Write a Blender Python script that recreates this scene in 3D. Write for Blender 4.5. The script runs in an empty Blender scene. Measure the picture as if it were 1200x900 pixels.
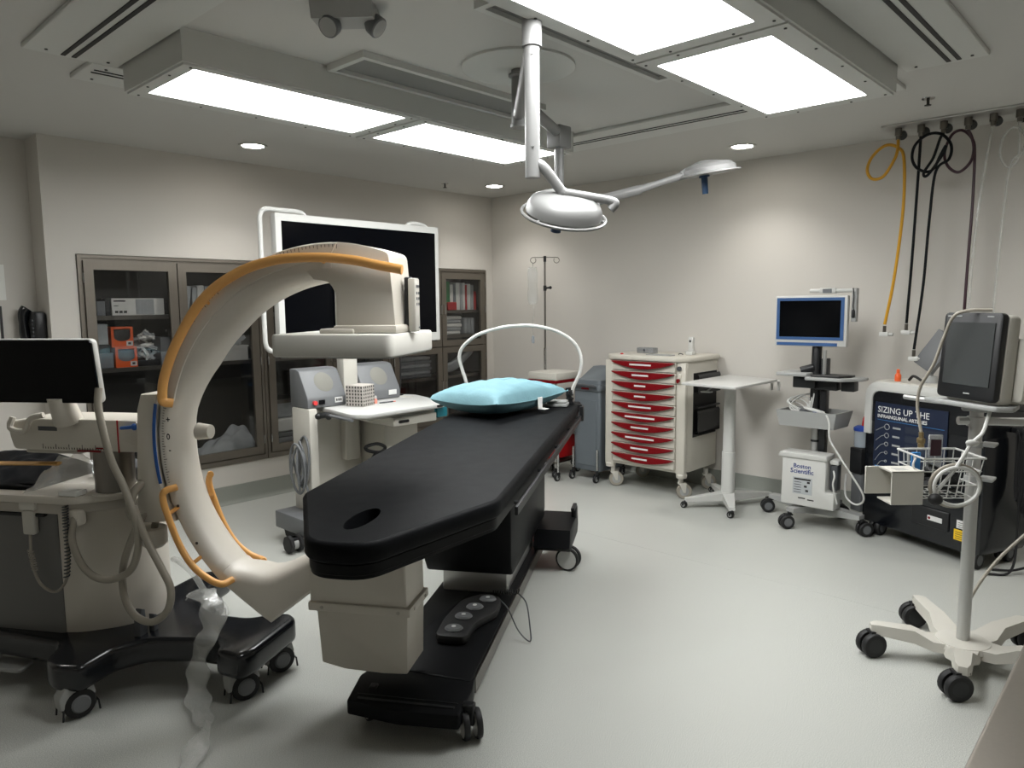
import bpy, bmesh, math, random
from mathutils import Vector, Matrix
random.seed(7)
scene = bpy.context.scene
col = scene.collection
PI = math.pi
R = math.radians

# ------------------------------------------------------------------ camera
def setup_camera():
    yaw, pitch, roll = R(47.05), R(6.25), R(-0.524)
    f = Vector((math.sin(yaw)*math.cos(pitch), math.cos(yaw)*math.cos(pitch), -math.sin(pitch)))
    rt = Vector((math.cos(yaw), -math.sin(yaw), 0)); up = rt.cross(f)
    r = rt*math.cos(roll) + up*math.sin(roll); u = -rt*math.sin(roll) + up*math.cos(roll)
    cd = bpy.data.cameras.new('camera'); cam = bpy.data.objects.new('camera', cd)
    col.objects.link(cam); scene.camera = cam
    m = Matrix((r, u, -f)).transposed().to_4x4(); m.translation = Vector((0, 0, 1.6))
    cam.matrix_world = m
    cd.sensor_fit = 'HORIZONTAL'; cd.sensor_width = 36.0; cd.lens = 36.0*851.5/1200.0
    cd.clip_start = 0.05
setup_camera()

# ------------------------------------------------------------------ world, exposure
w = bpy.data.worlds.new('world'); scene.world = w; w.use_nodes = True
w.node_tree.nodes['Background'].inputs[0].default_value = (0.02, 0.02, 0.02, 1)
w.node_tree.nodes['Background'].inputs[1].default_value = 0.2
vs = scene.view_settings
vs.view_transform = 'Standard'; vs.look = 'None'; vs.gamma = 1.0; vs.use_curve_mapping = False
vs.exposure = 1.75
PANEL_STRENGTH = 7.0       # radiance of the ceiling light lenses
CAN_POWER = 12.5           # watts of each recessed downlight
CAN_FACE = 14.0

# ------------------------------------------------------------------ materials
def lin(c):
    return tuple(((x/255.0)/12.92 if x/255.0 <= 0.04045 else ((x/255.0+0.055)/1.055)**2.4) for x in c)
def M(name, rgb, rough=0.5, metal=0.0, var=0.04, scale=6.0, bump=0.0, bscale=60.0, spec=0.5, coat=0.0, stretch=None, rvar=0.0):
    m = bpy.data.materials.new(name); m.use_nodes = True
    nt = m.node_tree; b = nt.nodes['Principled BSDF']
    c = lin(rgb)
    b.inputs['Roughness'].default_value = rough; b.inputs['Metallic'].default_value = metal
    b.inputs['Specular IOR Level'].default_value = spec
    if coat: b.inputs['Coat Weight'].default_value = coat; b.inputs['Coat Roughness'].default_value = 0.15
    tc = nt.nodes.new('ShaderNodeTexCoord'); mp = nt.nodes.new('ShaderNodeMapping')
    nt.links.new(tc.outputs['Object'], mp.inputs[0])
    if stretch: mp.inputs['Scale'].default_value = stretch
    n = nt.nodes.new('ShaderNodeTexNoise'); n.inputs['Scale'].default_value = scale; n.inputs['Detail'].default_value = 4
    nt.links.new(mp.outputs[0], n.inputs['Vector'])
    mx = nt.nodes.new('ShaderNodeMix'); mx.data_type = 'RGBA'
    mx.inputs[6].default_value = tuple(x*(1-var) for x in c)+(1,); mx.inputs[7].default_value = tuple(min(1, x*(1+var)) for x in c)+(1,)
    nt.links.new(n.outputs['Fac'], mx.inputs[0]); nt.links.new(mx.outputs[2], b.inputs['Base Color'])
    if rvar:
        mr = nt.nodes.new('ShaderNodeMapRange'); mr.inputs[3].default_value = rough-rvar; mr.inputs[4].default_value = rough+rvar
        nt.links.new(n.outputs['Fac'], mr.inputs[0]); nt.links.new(mr.outputs[0], b.inputs['Roughness'])
    if bump:
        n2 = nt.nodes.new('ShaderNodeTexNoise'); n2.inputs['Scale'].default_value = bscale; n2.inputs['Detail'].default_value = 3
        nt.links.new(mp.outputs[0], n2.inputs['Vector'])
        bp = nt.nodes.new('ShaderNodeBump'); bp.inputs['Strength'].default_value = bump; bp.inputs['Distance'].default_value = 0.004
        nt.links.new(n2.outputs['Fac'], bp.inputs['Height']); nt.links.new(bp.outputs[0], b.inputs['Normal'])
    return m
def emit(name, rgb, s, streak=0.0):
    m = bpy.data.materials.new(name); m.use_nodes = True; nt = m.node_tree
    b = nt.nodes['Principled BSDF']; b.inputs['Base Color'].default_value = lin(rgb)+(1,); b.inputs['Roughness'].default_value = .4
    b.inputs['Emission Color'].default_value = lin(rgb)+(1,); b.inputs['Emission Strength'].default_value = s
    return m
def clear(name, rgb, opacity=0.12, rough=0.03, tint=0.9, gloss=.5):
    """thin clear plastic or glass: transparent film with a fresnel gloss and a little milky haze"""
    m = bpy.data.materials.new(name); m.use_nodes = True; nt = m.node_tree
    for x in list(nt.nodes): nt.nodes.remove(x)
    out = nt.nodes.new('ShaderNodeOutputMaterial'); tr = nt.nodes.new('ShaderNodeBsdfTransparent')
    gl = nt.nodes.new('ShaderNodeBsdfGlossy'); gl.inputs['Roughness'].default_value = rough
    df = nt.nodes.new('ShaderNodeBsdfDiffuse'); df.inputs['Color'].default_value = lin(rgb)+(1,)
    tr.inputs['Color'].default_value = (tint, tint, tint, 1)
    m1 = nt.nodes.new('ShaderNodeMixShader'); m1.inputs[0].default_value = opacity
    nt.links.new(tr.outputs[0], m1.inputs[1]); nt.links.new(df.outputs[0], m1.inputs[2])
    lw = nt.nodes.new('ShaderNodeLayerWeight'); pw = nt.nodes.new('ShaderNodeMath'); pw.operation = 'POWER'; pw.inputs[1].default_value = 4.0
    nt.links.new(lw.outputs['Facing'], pw.inputs[0])
    fr = nt.nodes.new('ShaderNodeMath'); fr.operation = 'MULTIPLY_ADD'; fr.inputs[1].default_value = gloss; fr.inputs[2].default_value = .04
    nt.links.new(pw.outputs[0], fr.inputs[0])
    m2 = nt.nodes.new('ShaderNodeMixShader'); nt.links.new(fr.outputs[0], m2.inputs[0])
    nt.links.new(m1.outputs[0], m2.inputs[1]); nt.links.new(gl.outputs[0], m2.inputs[2]); nt.links.new(m2.outputs[0], out.inputs[0])
    return m
def floor_material():
    m = bpy.data.materials.new('speckled_vinyl'); m.use_nodes = True; nt = m.node_tree; b = nt.nodes['Principled BSDF']
    tc = nt.nodes.new('ShaderNodeTexCoord')
    n1 = nt.nodes.new('ShaderNodeTexNoise'); n1.inputs['Scale'].default_value = 300; n1.inputs['Detail'].default_value = 2
    n2 = nt.nodes.new('ShaderNodeTexNoise'); n2.inputs['Scale'].default_value = 0.9; n2.inputs['Detail'].default_value = 3
    for n in (n1, n2): nt.links.new(tc.outputs['Object'], n.inputs['Vector'])
    cr = nt.nodes.new('ShaderNodeValToRGB'); e = cr.color_ramp.elements
    e[0].position = 0.36; e[0].color = lin((156, 158, 153))+(1,)
    e[1].position = 0.66; e[1].color = lin((202, 203, 197))+(1,)
    nt.links.new(n1.outputs['Fac'], cr.inputs[0])
    mx = nt.nodes.new('ShaderNodeMix'); mx.data_type = 'RGBA'; mx.blend_type = 'MULTIPLY'; mx.inputs[0].default_value = 1
    c2 = nt.nodes.new('ShaderNodeValToRGB'); c2.color_ramp.elements[0].color = (.9, .9, .9, 1); c2.color_ramp.elements[1].color = (1, 1, 1, 1)
    nt.links.new(n2.outputs['Fac'], c2.inputs[0]); nt.links.new(cr.outputs[0], mx.inputs[6]); nt.links.new(c2.outputs[0], mx.inputs[7])
    nt.links.new(mx.outputs[2], b.inputs['Base Color'])
    b.inputs['Roughness'].default_value = 0.34; b.inputs['Specular IOR Level'].default_value = 0.4
    bp = nt.nodes.new('ShaderNodeBump'); bp.inputs['Strength'].default_value = .015; bp.inputs['Distance'].default_value = .001
    nt.links.new(n1.outputs['Fac'], bp.inputs['Height']); nt.links.new(bp.outputs[0], b.inputs['Normal'])
    return m
mt = dict(
    floor=floor_material(),
    wall=M('painted_wall', (199, 195, 188), .62, var=.015, scale=2, bump=.05, bscale=180),
    ceil=M('painted_ceiling', (192, 191, 187), .7, var=.015, scale=2),
    cove=M('cove_base', (140, 143, 136), .45, var=.05, scale=90),
    fixture=M('fixture_enamel', (196, 197, 193), .45, var=.02),
    grille=M('grille_enamel', (122, 122, 120), .5, var=.03),
    slot=M('slot_black', (22, 22, 22), .6),
    screw=M('screw_dark', (60, 60, 58), .4, .6),
    lens=emit('light_lens', (250, 251, 250), PANEL_STRENGTH),
    can=emit('downlight_lens', (255, 250, 240), CAN_FACE),
    white=M('white_plastic', (194, 194, 190), .38, var=.015),
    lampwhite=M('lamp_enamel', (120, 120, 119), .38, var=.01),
    offwhite=M('offwhite_plastic', (194, 191, 182), .4, var=.02),
    beige=M('beige_enamel', (194, 190, 179), .42, var=.02),
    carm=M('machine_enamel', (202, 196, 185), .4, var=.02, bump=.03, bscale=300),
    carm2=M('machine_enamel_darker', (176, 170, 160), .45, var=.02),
    carmgrey=M('machine_side_grey', (108, 107, 105), .5, var=.03),
    orange=M('orange_handle', (226, 168, 96), .38, var=.04),
    blue=M('blue_paint', (26, 84, 160), .4, var=.03),
    bluebezel=M('blue_bezel', (50, 86, 136), .4, var=.02),
    navy=M('navy_plastic', (16, 50, 82), .4),
    red=M('red_plastic', (112, 5, 14), .45, var=.05, spec=.2),
    redbin=M('red_bin', (180, 22, 26), .45, var=.06),
    redline=M('red_line', (176, 34, 44), .5),
    black=M('black_plastic', (22, 23, 25), .4, var=.08),
    blackgloss=M('black_gloss', (16, 18, 22), .22, var=.08, coat=.2),
    rubber=M('black_rubber', (18, 18, 19), .6, var=.08),
    vinyl=M('black_vinyl_pad', (19, 20, 22), .5, var=.12, scale=14, bump=.2, bscale=260, rvar=.05, spec=.05),
    tblack=M('table_black_enamel', (15, 16, 18), .45, var=.1, scale=10, spec=.14),
    screen=M('dark_screen', (4, 5, 8), .14, var=.02, spec=.12),
    screen2=M('dark_screen_grey', (58, 60, 60), .25, var=.02),
    steel=M('stainless_steel', (122, 118, 112), .3, 1.0, var=.06, stretch=(1, 1, 30)),
    cabsteel=M('brushed_cabinet_steel', (112, 106, 97), .42, .6, var=.07, scale=9, stretch=(14, 14, .6)),
    cabshade=M('cabinet_interior_shade', (58, 57, 53), .6, .15, var=.05),  # shade of the poorly lit cabinet inside, put into a dark base colour
    chrome=M('chrome', (205, 205, 205), .15, 1.0, var=.01),
    alu=M('anodised_aluminium', (190, 190, 188), .35, .75, var=.03, stretch=(1, 1, 20)),
    grey=M('grey_plastic', (104, 106, 108), .45, var=.03),
    lgrey=M('light_grey_plastic', (156, 157, 155), .42, var=.02),
    dgrey=M('dark_grey_plastic', (70, 72, 75), .5, var=.05),
    bin=M('blue_grey_plastic', (96, 103, 108), .5, var=.04),
    tabletop=M('white_laminate', (190, 190, 187), .3, var=.01),
    pillow=M('blue_pillow_fabric', (108, 148, 158), .75, var=.06, scale=18, bump=.35, bscale=70),
    tag=M('white_tag', (210, 210, 208), .7),
    paper=M('white_paper', (226, 226, 222), .75, var=.03),
    paperg=M('grey_paper', (168, 172, 174), .7, var=.12, scale=30),
    card=M('grey_carton', (120, 124, 128), .7, var=.1),
    darkcard=M('dark_carton', (52, 54, 56), .7, var=.1),
    orangebox=M('orange_carton', (226, 92, 24), .6, var=.04),
    green=M('green_binder', (44, 128, 74), .5, var=.04),
    yellowhose=M('yellow_hose', (202, 148, 24), .45, var=.04),
    blackhose=M('black_hose', (13, 16, 19), .45, var=.05, spec=.2),
    purple=M('purple_hose', (52, 18, 32), .4, var=.05),
    cable=M('grey_cable', (150, 144, 132), .5, var=.03),
    cablew=M('pale_cable', (200, 200, 196), .5, var=.03),
    brass=M('brass_connector', (150, 132, 96), .35, .8, var=.08),
    poster=M('navy_poster', (16, 28, 52), .45, var=.1, scale=3),
    posterblue=M('poster_light_blue', (56, 128, 190), .5, var=.05),
    posterdark=M('poster_text_block', (34, 42, 58), .5, var=.1),
    tan=M('tan_strip', (206, 158, 86), .6, var=.08),
    ink=M('ink_black', (36, 34, 34), .6),
    inkblue=M('ink_blue', (40, 58, 120), .6),
    yellow=M('yellow_label', (226, 186, 30), .5),
    woven=M('basket_pale', (178, 172, 165), .6, var=.04),
    detector=M('detector_enamel', (216, 214, 207), .4, var=.01),
    speaker=M('speaker_cloth', (122, 121, 114), .8),
    wovenink=M('basket_pattern', (40, 38, 38), .6),
    pink=M('pink_plastic', (222, 140, 122), .5),
    teal=M('teal_plastic', (20, 110, 124), .4),
    amber=M('orange_bottle', (226, 96, 42), .4),
    bluelid=M('blue_lid', (34, 66, 150), .4),
    redglow=M('red_button', (220, 60, 60), .3),
    glass=clear('cabinet_glass', (60, 60, 58), .03, .02, .86),
    film=clear('clear_plastic_film', (225, 226, 222), .26, .16, .97, .5),
    hoseclear=clear('clear_tubing', (225, 225, 220), .28, .15, .95),
    tray=clear('clear_tray_plastic', (150, 152, 154), .45, .1, .95),
    liquid=clear('canister_plastic', (190, 205, 220), .4, .1, .95),
)

# ------------------------------------------------------------------ mesh building
class G:
    def __init__(s): s.v = []; s.f = []
    def raw(s, v, f):
        o = len(s.v); s.v += [Vector(x) for x in v]; s.f += [tuple(i+o for i in q) for q in f]; return s
    def add(s, g, m=None):
        return s.raw([(m @ x if m else x) for x in g.v], g.f)
    def bm(s, bm):
        bm.verts.index_update(); s.raw([v.co.copy() for v in bm.verts], [[v.index for v in f.verts] for f in bm.faces]); bm.free(); return s
    def box(s, x0, x1, y0, y1, z0, z1, b=0, seg=2):
        V = [(x, y, z) for z in (z0, z1) for y in (y0, y1) for x in (x0, x1)]
        F = [(0, 2, 3, 1), (4, 5, 7, 6), (0, 1, 5, 4), (2, 6, 7, 3), (0, 4, 6, 2), (1, 3, 7, 5)]
        if not b: return s.raw(V, F)
        bm = bmesh.new(); vv = [bm.verts.new(q) for q in V]
        for q in F: bm.faces.new([vv[i] for i in q])
        bmesh.ops.bevel(bm, geom=bm.edges[:], offset=b, segments=seg, profile=.5, affect='EDGES')
        return s.bm(bm)
    def prism(s, poly, ax, lo, hi, b=0, seg=2):
        def mk(p, t):
            return {'z': (p[0], p[1], t), 'y': (p[0], t, p[1]), 'x': (t, p[0], p[1])}[ax]
        n = len(poly); bm = bmesh.new()
        A = [bm.verts.new(mk(p, lo)) for p in poly]; B = [bm.verts.new(mk(p, hi)) for p in poly]
        fa = bm.faces.new(A); fb = bm.faces.new(B[::-1])
        for i in range(n): bm.faces.new((A[i], A[(i+1) % n], B[(i+1) % n], B[i]))
        bmesh.ops.recalc_face_normals(bm, faces=bm.faces[:])
        if b:
            ed = list(set(list(fa.edges)+list(fb.edges)))
            bmesh.ops.bevel(bm, geom=ed, offset=b, segments=seg, profile=.5, affect='EDGES', clamp_overlap=True)
        return s.bm(bm)
    def plate(s, outer, holes, z0, z1):
        """flat plate in x-y with holes"""
        bm = bmesh.new(); ed = []
        for loop in [outer]+holes:
            vv = [bm.verts.new((p[0], p[1], z1)) for p in loop]
            for i in range(len(vv)): ed.append(bm.edges.new((vv[i], vv[(i+1) % len(vv)])))
        bmesh.ops.triangle_fill(bm, use_beauty=True, edges=ed)
        r = bmesh.ops.extrude_face_region(bm, geom=bm.faces[:])
        for v in [q for q in r['geom'] if isinstance(q, bmesh.types.BMVert)]: v.co.z = z0
        return s.bm(bm)
    def cyl(s, p0, p1, r0, r1=None, n=16):
        r1 = r0 if r1 is None else r1
        p0, p1 = Vector(p0), Vector(p1); d = (p1-p0).normalized()
        a = d.orthogonal().normalized(); b = d.cross(a); V = []
        for p, r in ((p0, r0), (p1, r1)):
            for i in range(n):
                t = 2*PI*i/n; V.append(p+a*(r*math.cos(t))+b*(r*math.sin(t)))
        F = [(i, (i+1) % n, n+(i+1) % n, n+i) for i in range(n)]+[tuple(range(n-1, -1, -1)), tuple(range(n, 2*n))]
        return s.raw(V, F)
    def tube(s, pts, r, n=8, closed=False, sub=6, flat=None):
        P = [Vector(p) for p in pts]
        if sub > 1 and len(P) > 2: P = spline(P, sub, closed)
        m = len(P); V = []; F = []
        rr = r if isinstance(r, (list, tuple)) else None
        t = []
        for i in range(m):
            q = (P[(i+1) % m]-P[i-1]) if closed else (P[min(i+1, m-1)]-P[max(i-1, 0)])
            t.append(q.normalized() if q.length > 1e-9 else Vector((0, 0, 1)))
        a = t[0].orthogonal().normalized()
        if flat is not None:
            a = Vector(flat); a = (a-t[0]*a.dot(t[0])).normalized()
        for i in range(m):
            a = (a-t[i]*a.dot(t[i]))
            a = a.normalized() if a.length > 1e-6 else t[i].orthogonal().normalized()
            b = t[i].cross(a)
            if rr: k = i/(m-1)*(len(rr)-1); j = min(int(k), len(rr)-2); ra = rr[j]+(rr[j+1]-rr[j])*(k-j); rb = ra
            else: ra = rb = r
            if flat is not None: ra, rb = r
            for q in range(n):
                w_ = 2*PI*q/n; V.append(P[i]+a*(ra*math.cos(w_))+b*(rb*math.sin(w_)))
        for i in range(m if closed else m-1):
            for q in range(n):
                F.append((i*n+q, i*n+(q+1) % n, ((i+1) % m)*n+(q+1) % n, ((i+1) % m)*n+q))
        if not closed: F += [tuple(range(n-1, -1, -1)), tuple(range((m-1)*n, m*n))]
        return s.raw(V, F)
    def lathe(s, prof, c=(0, 0, 0), n=24, m=None):
        V = []; F = []; c = Vector(c)
        for r, z in prof:
            for i in range(n):
                t = 2*PI*i/n; p = Vector((max(r, 1e-5)*math.cos(t), max(r, 1e-5)*math.sin(t), z)); V.append((m @ p if m else p)+c)
        k = len(prof)
        for j in range(k-1):
            for i in range(n): F.append((j*n+i, j*n+(i+1) % n, (j+1)*n+(i+1) % n, (j+1)*n+i))
        F += [tuple(range(n-1, -1, -1)), tuple(range((k-1)*n, k*n))]
        return s.raw(V, F)
    def ell(s, c, r, nu=16, nv=10):
        prof = [(math.sin(PI*j/nv), -math.cos(PI*j/nv)) for j in range(nv+1)]
        return s.lathe(prof, c, nu, Matrix.Diagonal((r[0], r[1], r[2])).to_4x4())
    def surf(s, fn, nu, nv):
        V = [fn(i/nu, j/nv) for j in range(nv+1) for i in range(nu+1)]
        F = [(j*(nu+1)+i, j*(nu+1)+i+1, (j+1)*(nu+1)+i+1, (j+1)*(nu+1)+i) for j in range(nv) for i in range(nu)]
        return s.raw(V, F)
    def mv(s, m): s.v = [m @ x for x in s.v]; return s
    def mesh(s, name, off=Vector((0, 0, 0)), smooth=38):
        me = bpy.data.meshes.new(name); me.from_pydata([x-off for x in s.v], [], s.f); me.validate()
        bm = bmesh.new(); bm.from_mesh(me); bmesh.ops.recalc_face_normals(bm, faces=bm.faces[:]); bm.to_mesh(me); bm.free()
        if smooth:
            me.shade_smooth(); me.set_sharp_from_angle(angle=R(smooth))
        return me
    def o(s, name, mat, parent=None, smooth=38, label=None):
        off = Vector(ORG.get(parent.name, (0, 0, 0))) if parent else Vector((0, 0, 0))
        me = s.mesh(name, off, smooth); me.materials.append(mt[mat] if isinstance(mat, str) else mat)
        ob = bpy.data.objects.new(name, me); col.objects.link(ob)
        if parent: ob.parent = parent; ORG[ob.name] = tuple(off)
        if label: ob['label'] = label
        if name in ('screws', 'scale_ticks', 'lattice_print', 'cover_screws', 'flange_screws', 'print', 'socket_holes', 'keys', 'buttons', 'wire_frame', 'logo', 'poster_title'): ob['kind'] = 'stuff'
        return ob
def spline(P, sub, closed=False):
    m = len(P); out = []
    for i in range(m if closed else m-1):
        p1, p2 = P[i], P[(i+1) % m]
        p0 = P[i-1] if (closed or i > 0) else p1*2-p2
        p3 = P[(i+2) % m] if (closed or i+2 < m) else p2*2-p1
        for k in range(sub):
            t = k/sub
            out.append(.5*((2*p1)+(p2-p0)*t+(2*p0-5*p1+4*p2-p3)*t*t+(3*p1-p0-3*p2+p3)*t**3))
    if not closed: out.append(P[-1])
    return out
ORG = {}
def props(o, label, cat, group=None):
    o['label'] = label; o['category'] = cat
    if group: o['group'] = group
    return o
def thing(name, label, cat, org=(0, 0, 0), loc=None, rz=0.0, group=None):
    o = bpy.data.objects.new(name, None); col.objects.link(o); o.empty_display_size = .1
    o.location = loc if loc is not None else org; o.rotation_euler = (0, 0, rz)
    ORG[o.name] = tuple(org); return props(o, label, cat, group)
def single(g, name, mat, label, cat, org=(0, 0, 0), loc=None, rz=0.0, group=None, smooth=38):
    me = g.mesh(name, Vector(org), smooth); me.materials.append(mt[mat])
    o = bpy.data.objects.new(name, me); col.objects.link(o)
    o.location = loc if loc is not None else org; o.rotation_euler = (0, 0, rz); ORG[o.name] = tuple(org)
    return props(o, label, cat, group)
def struct(g, name, mat, parent=None):
    o = g.o(name, mat, parent)
    if not parent: o['kind'] = 'structure'
    return o
def dup(root, loc, rz=0.0, label=None, group=None):
    r = root.copy(); col.objects.link(r); r.location = loc; r.rotation_euler = (0, 0, rz)
    if label: r['label'] = label
    if group: r['group'] = group
    for ch in list(root.children):
        c = ch.copy(); col.objects.link(c); c.parent = r
        for g_ in ch.children:
            d = g_.copy(); col.objects.link(d); d.parent = c
    return r
TH = R(31.5)
ax_a = Vector((math.cos(TH), math.sin(TH), 0)); ax_n = Vector((-math.sin(TH), math.cos(TH), 0))
def AN(a, n, z=0): return ax_a*a+ax_n*n+Vector((0, 0, z))
def text_g(body, size, fn, bold=False):
    """lettering as flat mesh; fn maps text (x, y) to a point of the thing's frame"""
    c = bpy.data.curves.new('lettering', 'FONT'); c.body = body; c.size = size; c.resolution_u = 2
    if bold: c.offset = size*.02
    o = bpy.data.objects.new('lettering', c); col.objects.link(o)
    me = bpy.data.meshes.new_from_object(o)
    g = G().raw([fn(v.co.x, v.co.y) for v in me.vertices], [tuple(p.vertices) for p in me.polygons])
    bpy.data.objects.remove(o); bpy.data.curves.remove(c); bpy.data.meshes.remove(me)
    return g
def rrect(x0, x1, y0, y1, r, n=5):
    P = []
    for cx, cy, t in ((x1-r, y1-r, 0), (x0+r, y1-r, 90), (x0+r, y0+r, 180), (x1-r, y0+r, 270)):
        for k in range(n+1):
            q = R(t+90*k/n); P.append((cx+r*math.cos(q), cy+r*math.sin(q)))
    return P
def rpoly(pts, r, n=4):
    """round the corners of a polygon"""
    out = []; m = len(pts)
    for i in range(m):
        p = Vector(pts[i]+(0,)) if len(pts[i]) == 2 else Vector(pts[i])
        a = Vector(tuple(pts[i-1])+(0,))-p; b = Vector(tuple(pts[(i+1) % m])+(0,))-p
        rr = r[i] if isinstance(r, (list, tuple)) else r
        d = min(rr, a.length*.45, b.length*.45)
        p0 = p+a.normalized()*d; p1 = p+b.normalized()*d
        for k in range(n+1):
            t = k/n; q = p0*(1-t)**2+p*2*t*(1-t)+p1*t*t; out.append((q.x, q.y))
    return out
def caster(parent, x, y, r, wd=.03, yaw=0.0, top=None, forkmat='black', wheelmat='rubber', hubmat='lgrey', twin=False, brake=False):
    """a swivel caster: fork part with wheel and hub sub-parts, wheel on the floor"""
    top = top if top is not None else r*2.3
    m = Matrix.Translation((x, y, 0)) @ Matrix.Rotation(yaw, 4, 'Z')
    off = r*.45
    g = G(); g.cyl((0, 0, r*1.9), (0, 0, top), r*.32, n=12)
    g.box(-r*.35, off+r*.25, -wd*.75, wd*.75, r*1.92, r*2.1)
    for sy in ((-1, 1) if not twin else (0,)):
        w_ = wd*.75 if not twin else 0
        g.prism([(-r*.3, r*2.1), (off+r*.2, r*2.1), (off+r*.14, r*.85), (off-r*.14, r*.85)], 'y', sy*w_-wd*.12, sy*w_+wd*.12)
    if brake: g.box(off-r*.2, off+r*1.3, -wd*.5, wd*.5, r*1.75, r*1.95)
    fk = g.mv(m).o('caster', forkmat, parent)
    for sy in ((-1, 1) if twin else (0,)):
        c = sy*wd*.75
        h = wd*.5
        G().lathe([(r*.55, -h), (r*.92, -h), (r, -h*.6), (r, h*.6), (r*.92, h), (r*.55, h)], n=20,
                  m=Matrix.Rotation(PI/2, 4, 'X')).mv(Matrix.Translation((off, c, r))).mv(m).o('wheel', wheelmat, fk)
        G().lathe([(r*.15, -h*1.08), (r*.6, -h*1.02), (r*.6, h*1.02), (r*.15, h*1.08)], n=16,
                  m=Matrix.Rotation(PI/2, 4, 'X')).mv(Matrix.Translation((off, c, r))).mv(m).o('wheel_hub', hubmat, fk)
    return fk

# ------------------------------------------------------------------ the room
XR, YB, ZC = 5.77, 5.65, 2.75
XL, YF, YD = -2.2, -1.9, 5.93
struct(G().box(XL, XR, YF, YD+.2, -.1, 0), 'floor', 'floor')
G().box(3.975, 3.978, YF, YB, .0, .0007).o('weld_seam', 'floor', bpy.data.objects['floor'], 0)
struct(G().box(XL-.1, XR+.1, YF-.1, YD+.3, ZC, ZC+.1), 'ceiling', 'ceil')
g = G()
g.box(1.49, 1.67, YB, YD+.2, 0, ZC); g.box(1.67, 5.66, YB, YD+.2, 1.975, ZC); g.box(1.67, 5.66, YB, YD+.2, 0, .32); g.box(5.66, XR, YB, YD+.2, 0, ZC)
g.box(1.67, 5.66, YD+.1, YD+.2, .32, 1.975)
struct(g, 'wall_back', 'wall')
struct(G().box(XR, XR+.1, YF, YD+.2, 0, ZC), 'wall_right', 'wall')
struct(G().box(XL, 1.49, YD, YD+.2, 0, ZC), 'wall_alcove', 'wall')
struct(G().box(XL-.1, XL, YF, YD+.2, 0, ZC), 'wall_left', 'wall')
struct(G().box(XL, XR, YF-.1, YF, 0, ZC), 'wall_front', 'wall')
def cove(p0, p1, nrm, name):
    """coved base: a strip of floor vinyl turned up the wall with a small radius"""
    p0, p1, nrm = Vector(p0), Vector(p1), Vector(nrm); V = []
    prof = [(0.004, .15), (.004, .03)]+[(.004+.028*(1-math.cos(R(t))), .03-.03*math.sin(R(t))+.0) for t in (30, 60, 90)]
    prof = [(0.0, .15), (.006, .148), (.006, .035), (.010, .018), (.02, .007), (.036, .002), (.036, 0), (0, 0)]
    for p in (p0, p1):
        for d, z in prof: V.append(p+nrm*d+Vector((0, 0, z)))
    k = len(prof); F = [(i, (i+1) % k, k+(i+1) % k, k+i) for i in range(k)]+[tuple(range(k)), tuple(range(2*k-1, k-1, -1))]
    struct(G().raw(V, F), name, 'cove')
cove((1.49, YB, 0), (XR, YB, 0), (0, -1, 0), 'baseboard_back')
cove((XR, YF, 0), (XR, YB, 0), (-1, 0, 0), 'baseboard_right')
cove((1.49, YB, 0), (1.49, YD, 0), (-1, 0, 0), 'baseboard_alcove')
cove((XL, YD, 0), (1.45, YD, 0), (0, -1, 0), 'baseboard_left')

# ------------------------------------------------------------------ ceiling
ZL = 2.61
def troffer(label, x0, x1, y0, y1, lx0, lx1, ly0, ly1):
    t = thing('ceiling_light', label, 'ceiling light', ((x0+x1)/2, (y0+y1)/2, ZC), group='long ceiling light panels')
    g = G(); g.plate([(x0, y0), (x1, y0), (x1, y1), (x0, y1)], [[(lx0, ly0), (lx1, ly0), (lx1, ly1), (lx0, ly1)]], ZL+.004, ZC)
    g.o('housing', 'fixture', t, 0)
    fr = G(); e = .026
    fr.plate([(x0+.01, y0+.01), (x1-.01, y0+.01), (x1-.01, y1-.01), (x0+.01, y1-.01)], [[(lx0, ly0), (lx1, ly0), (lx1, ly1), (lx0, ly1)]], ZL-.006, ZL+.006)
    f = fr.o('lens_frame', 'fixture', t, 0)
    s = G()
    for i in range(5):
        xx = x0+.05+(x1-x0-.1)*i/4
        for yy in (y0+.035, y1-.035): s.cyl((xx, yy, ZL-.009), (xx, yy, ZL-.005), .006, n=8)
    for yy in (y0+.2, y1-.2):
        for xx in (x0+.03, x1-.03): s.cyl((xx, yy, ZL-.009), (xx, yy, ZL-.005), .006, n=8)
    s.o('screws', 'screw', f)
    G().box(lx0, lx1, ly0, ly1, ZL, ZL+.008).o('lens', 'lens', t, 0)
troffer('long ceiling light panel over the C-arm, its boxed end facing left', 1.37, 2.66, 3.12, 3.76, 1.44, 2.58, 3.17, 3.66)
troffer('ceiling light panel beyond the surgical light post, towards the corner', 2.66, 3.98, 3.12, 3.76, 2.74, 3.90, 3.19, 3.68)
troffer('bright ceiling light panel at the top edge of the picture', 1.37, 2.70, 1.13, 1.80, 1.46, 2.61, 1.22, 1.72)
troffer('bright ceiling light panel nearest the hanging hoses', 2.70, 4.0, 1.13, 1.80, 2.79, 3.90, 1.235, 1.735)
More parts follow.
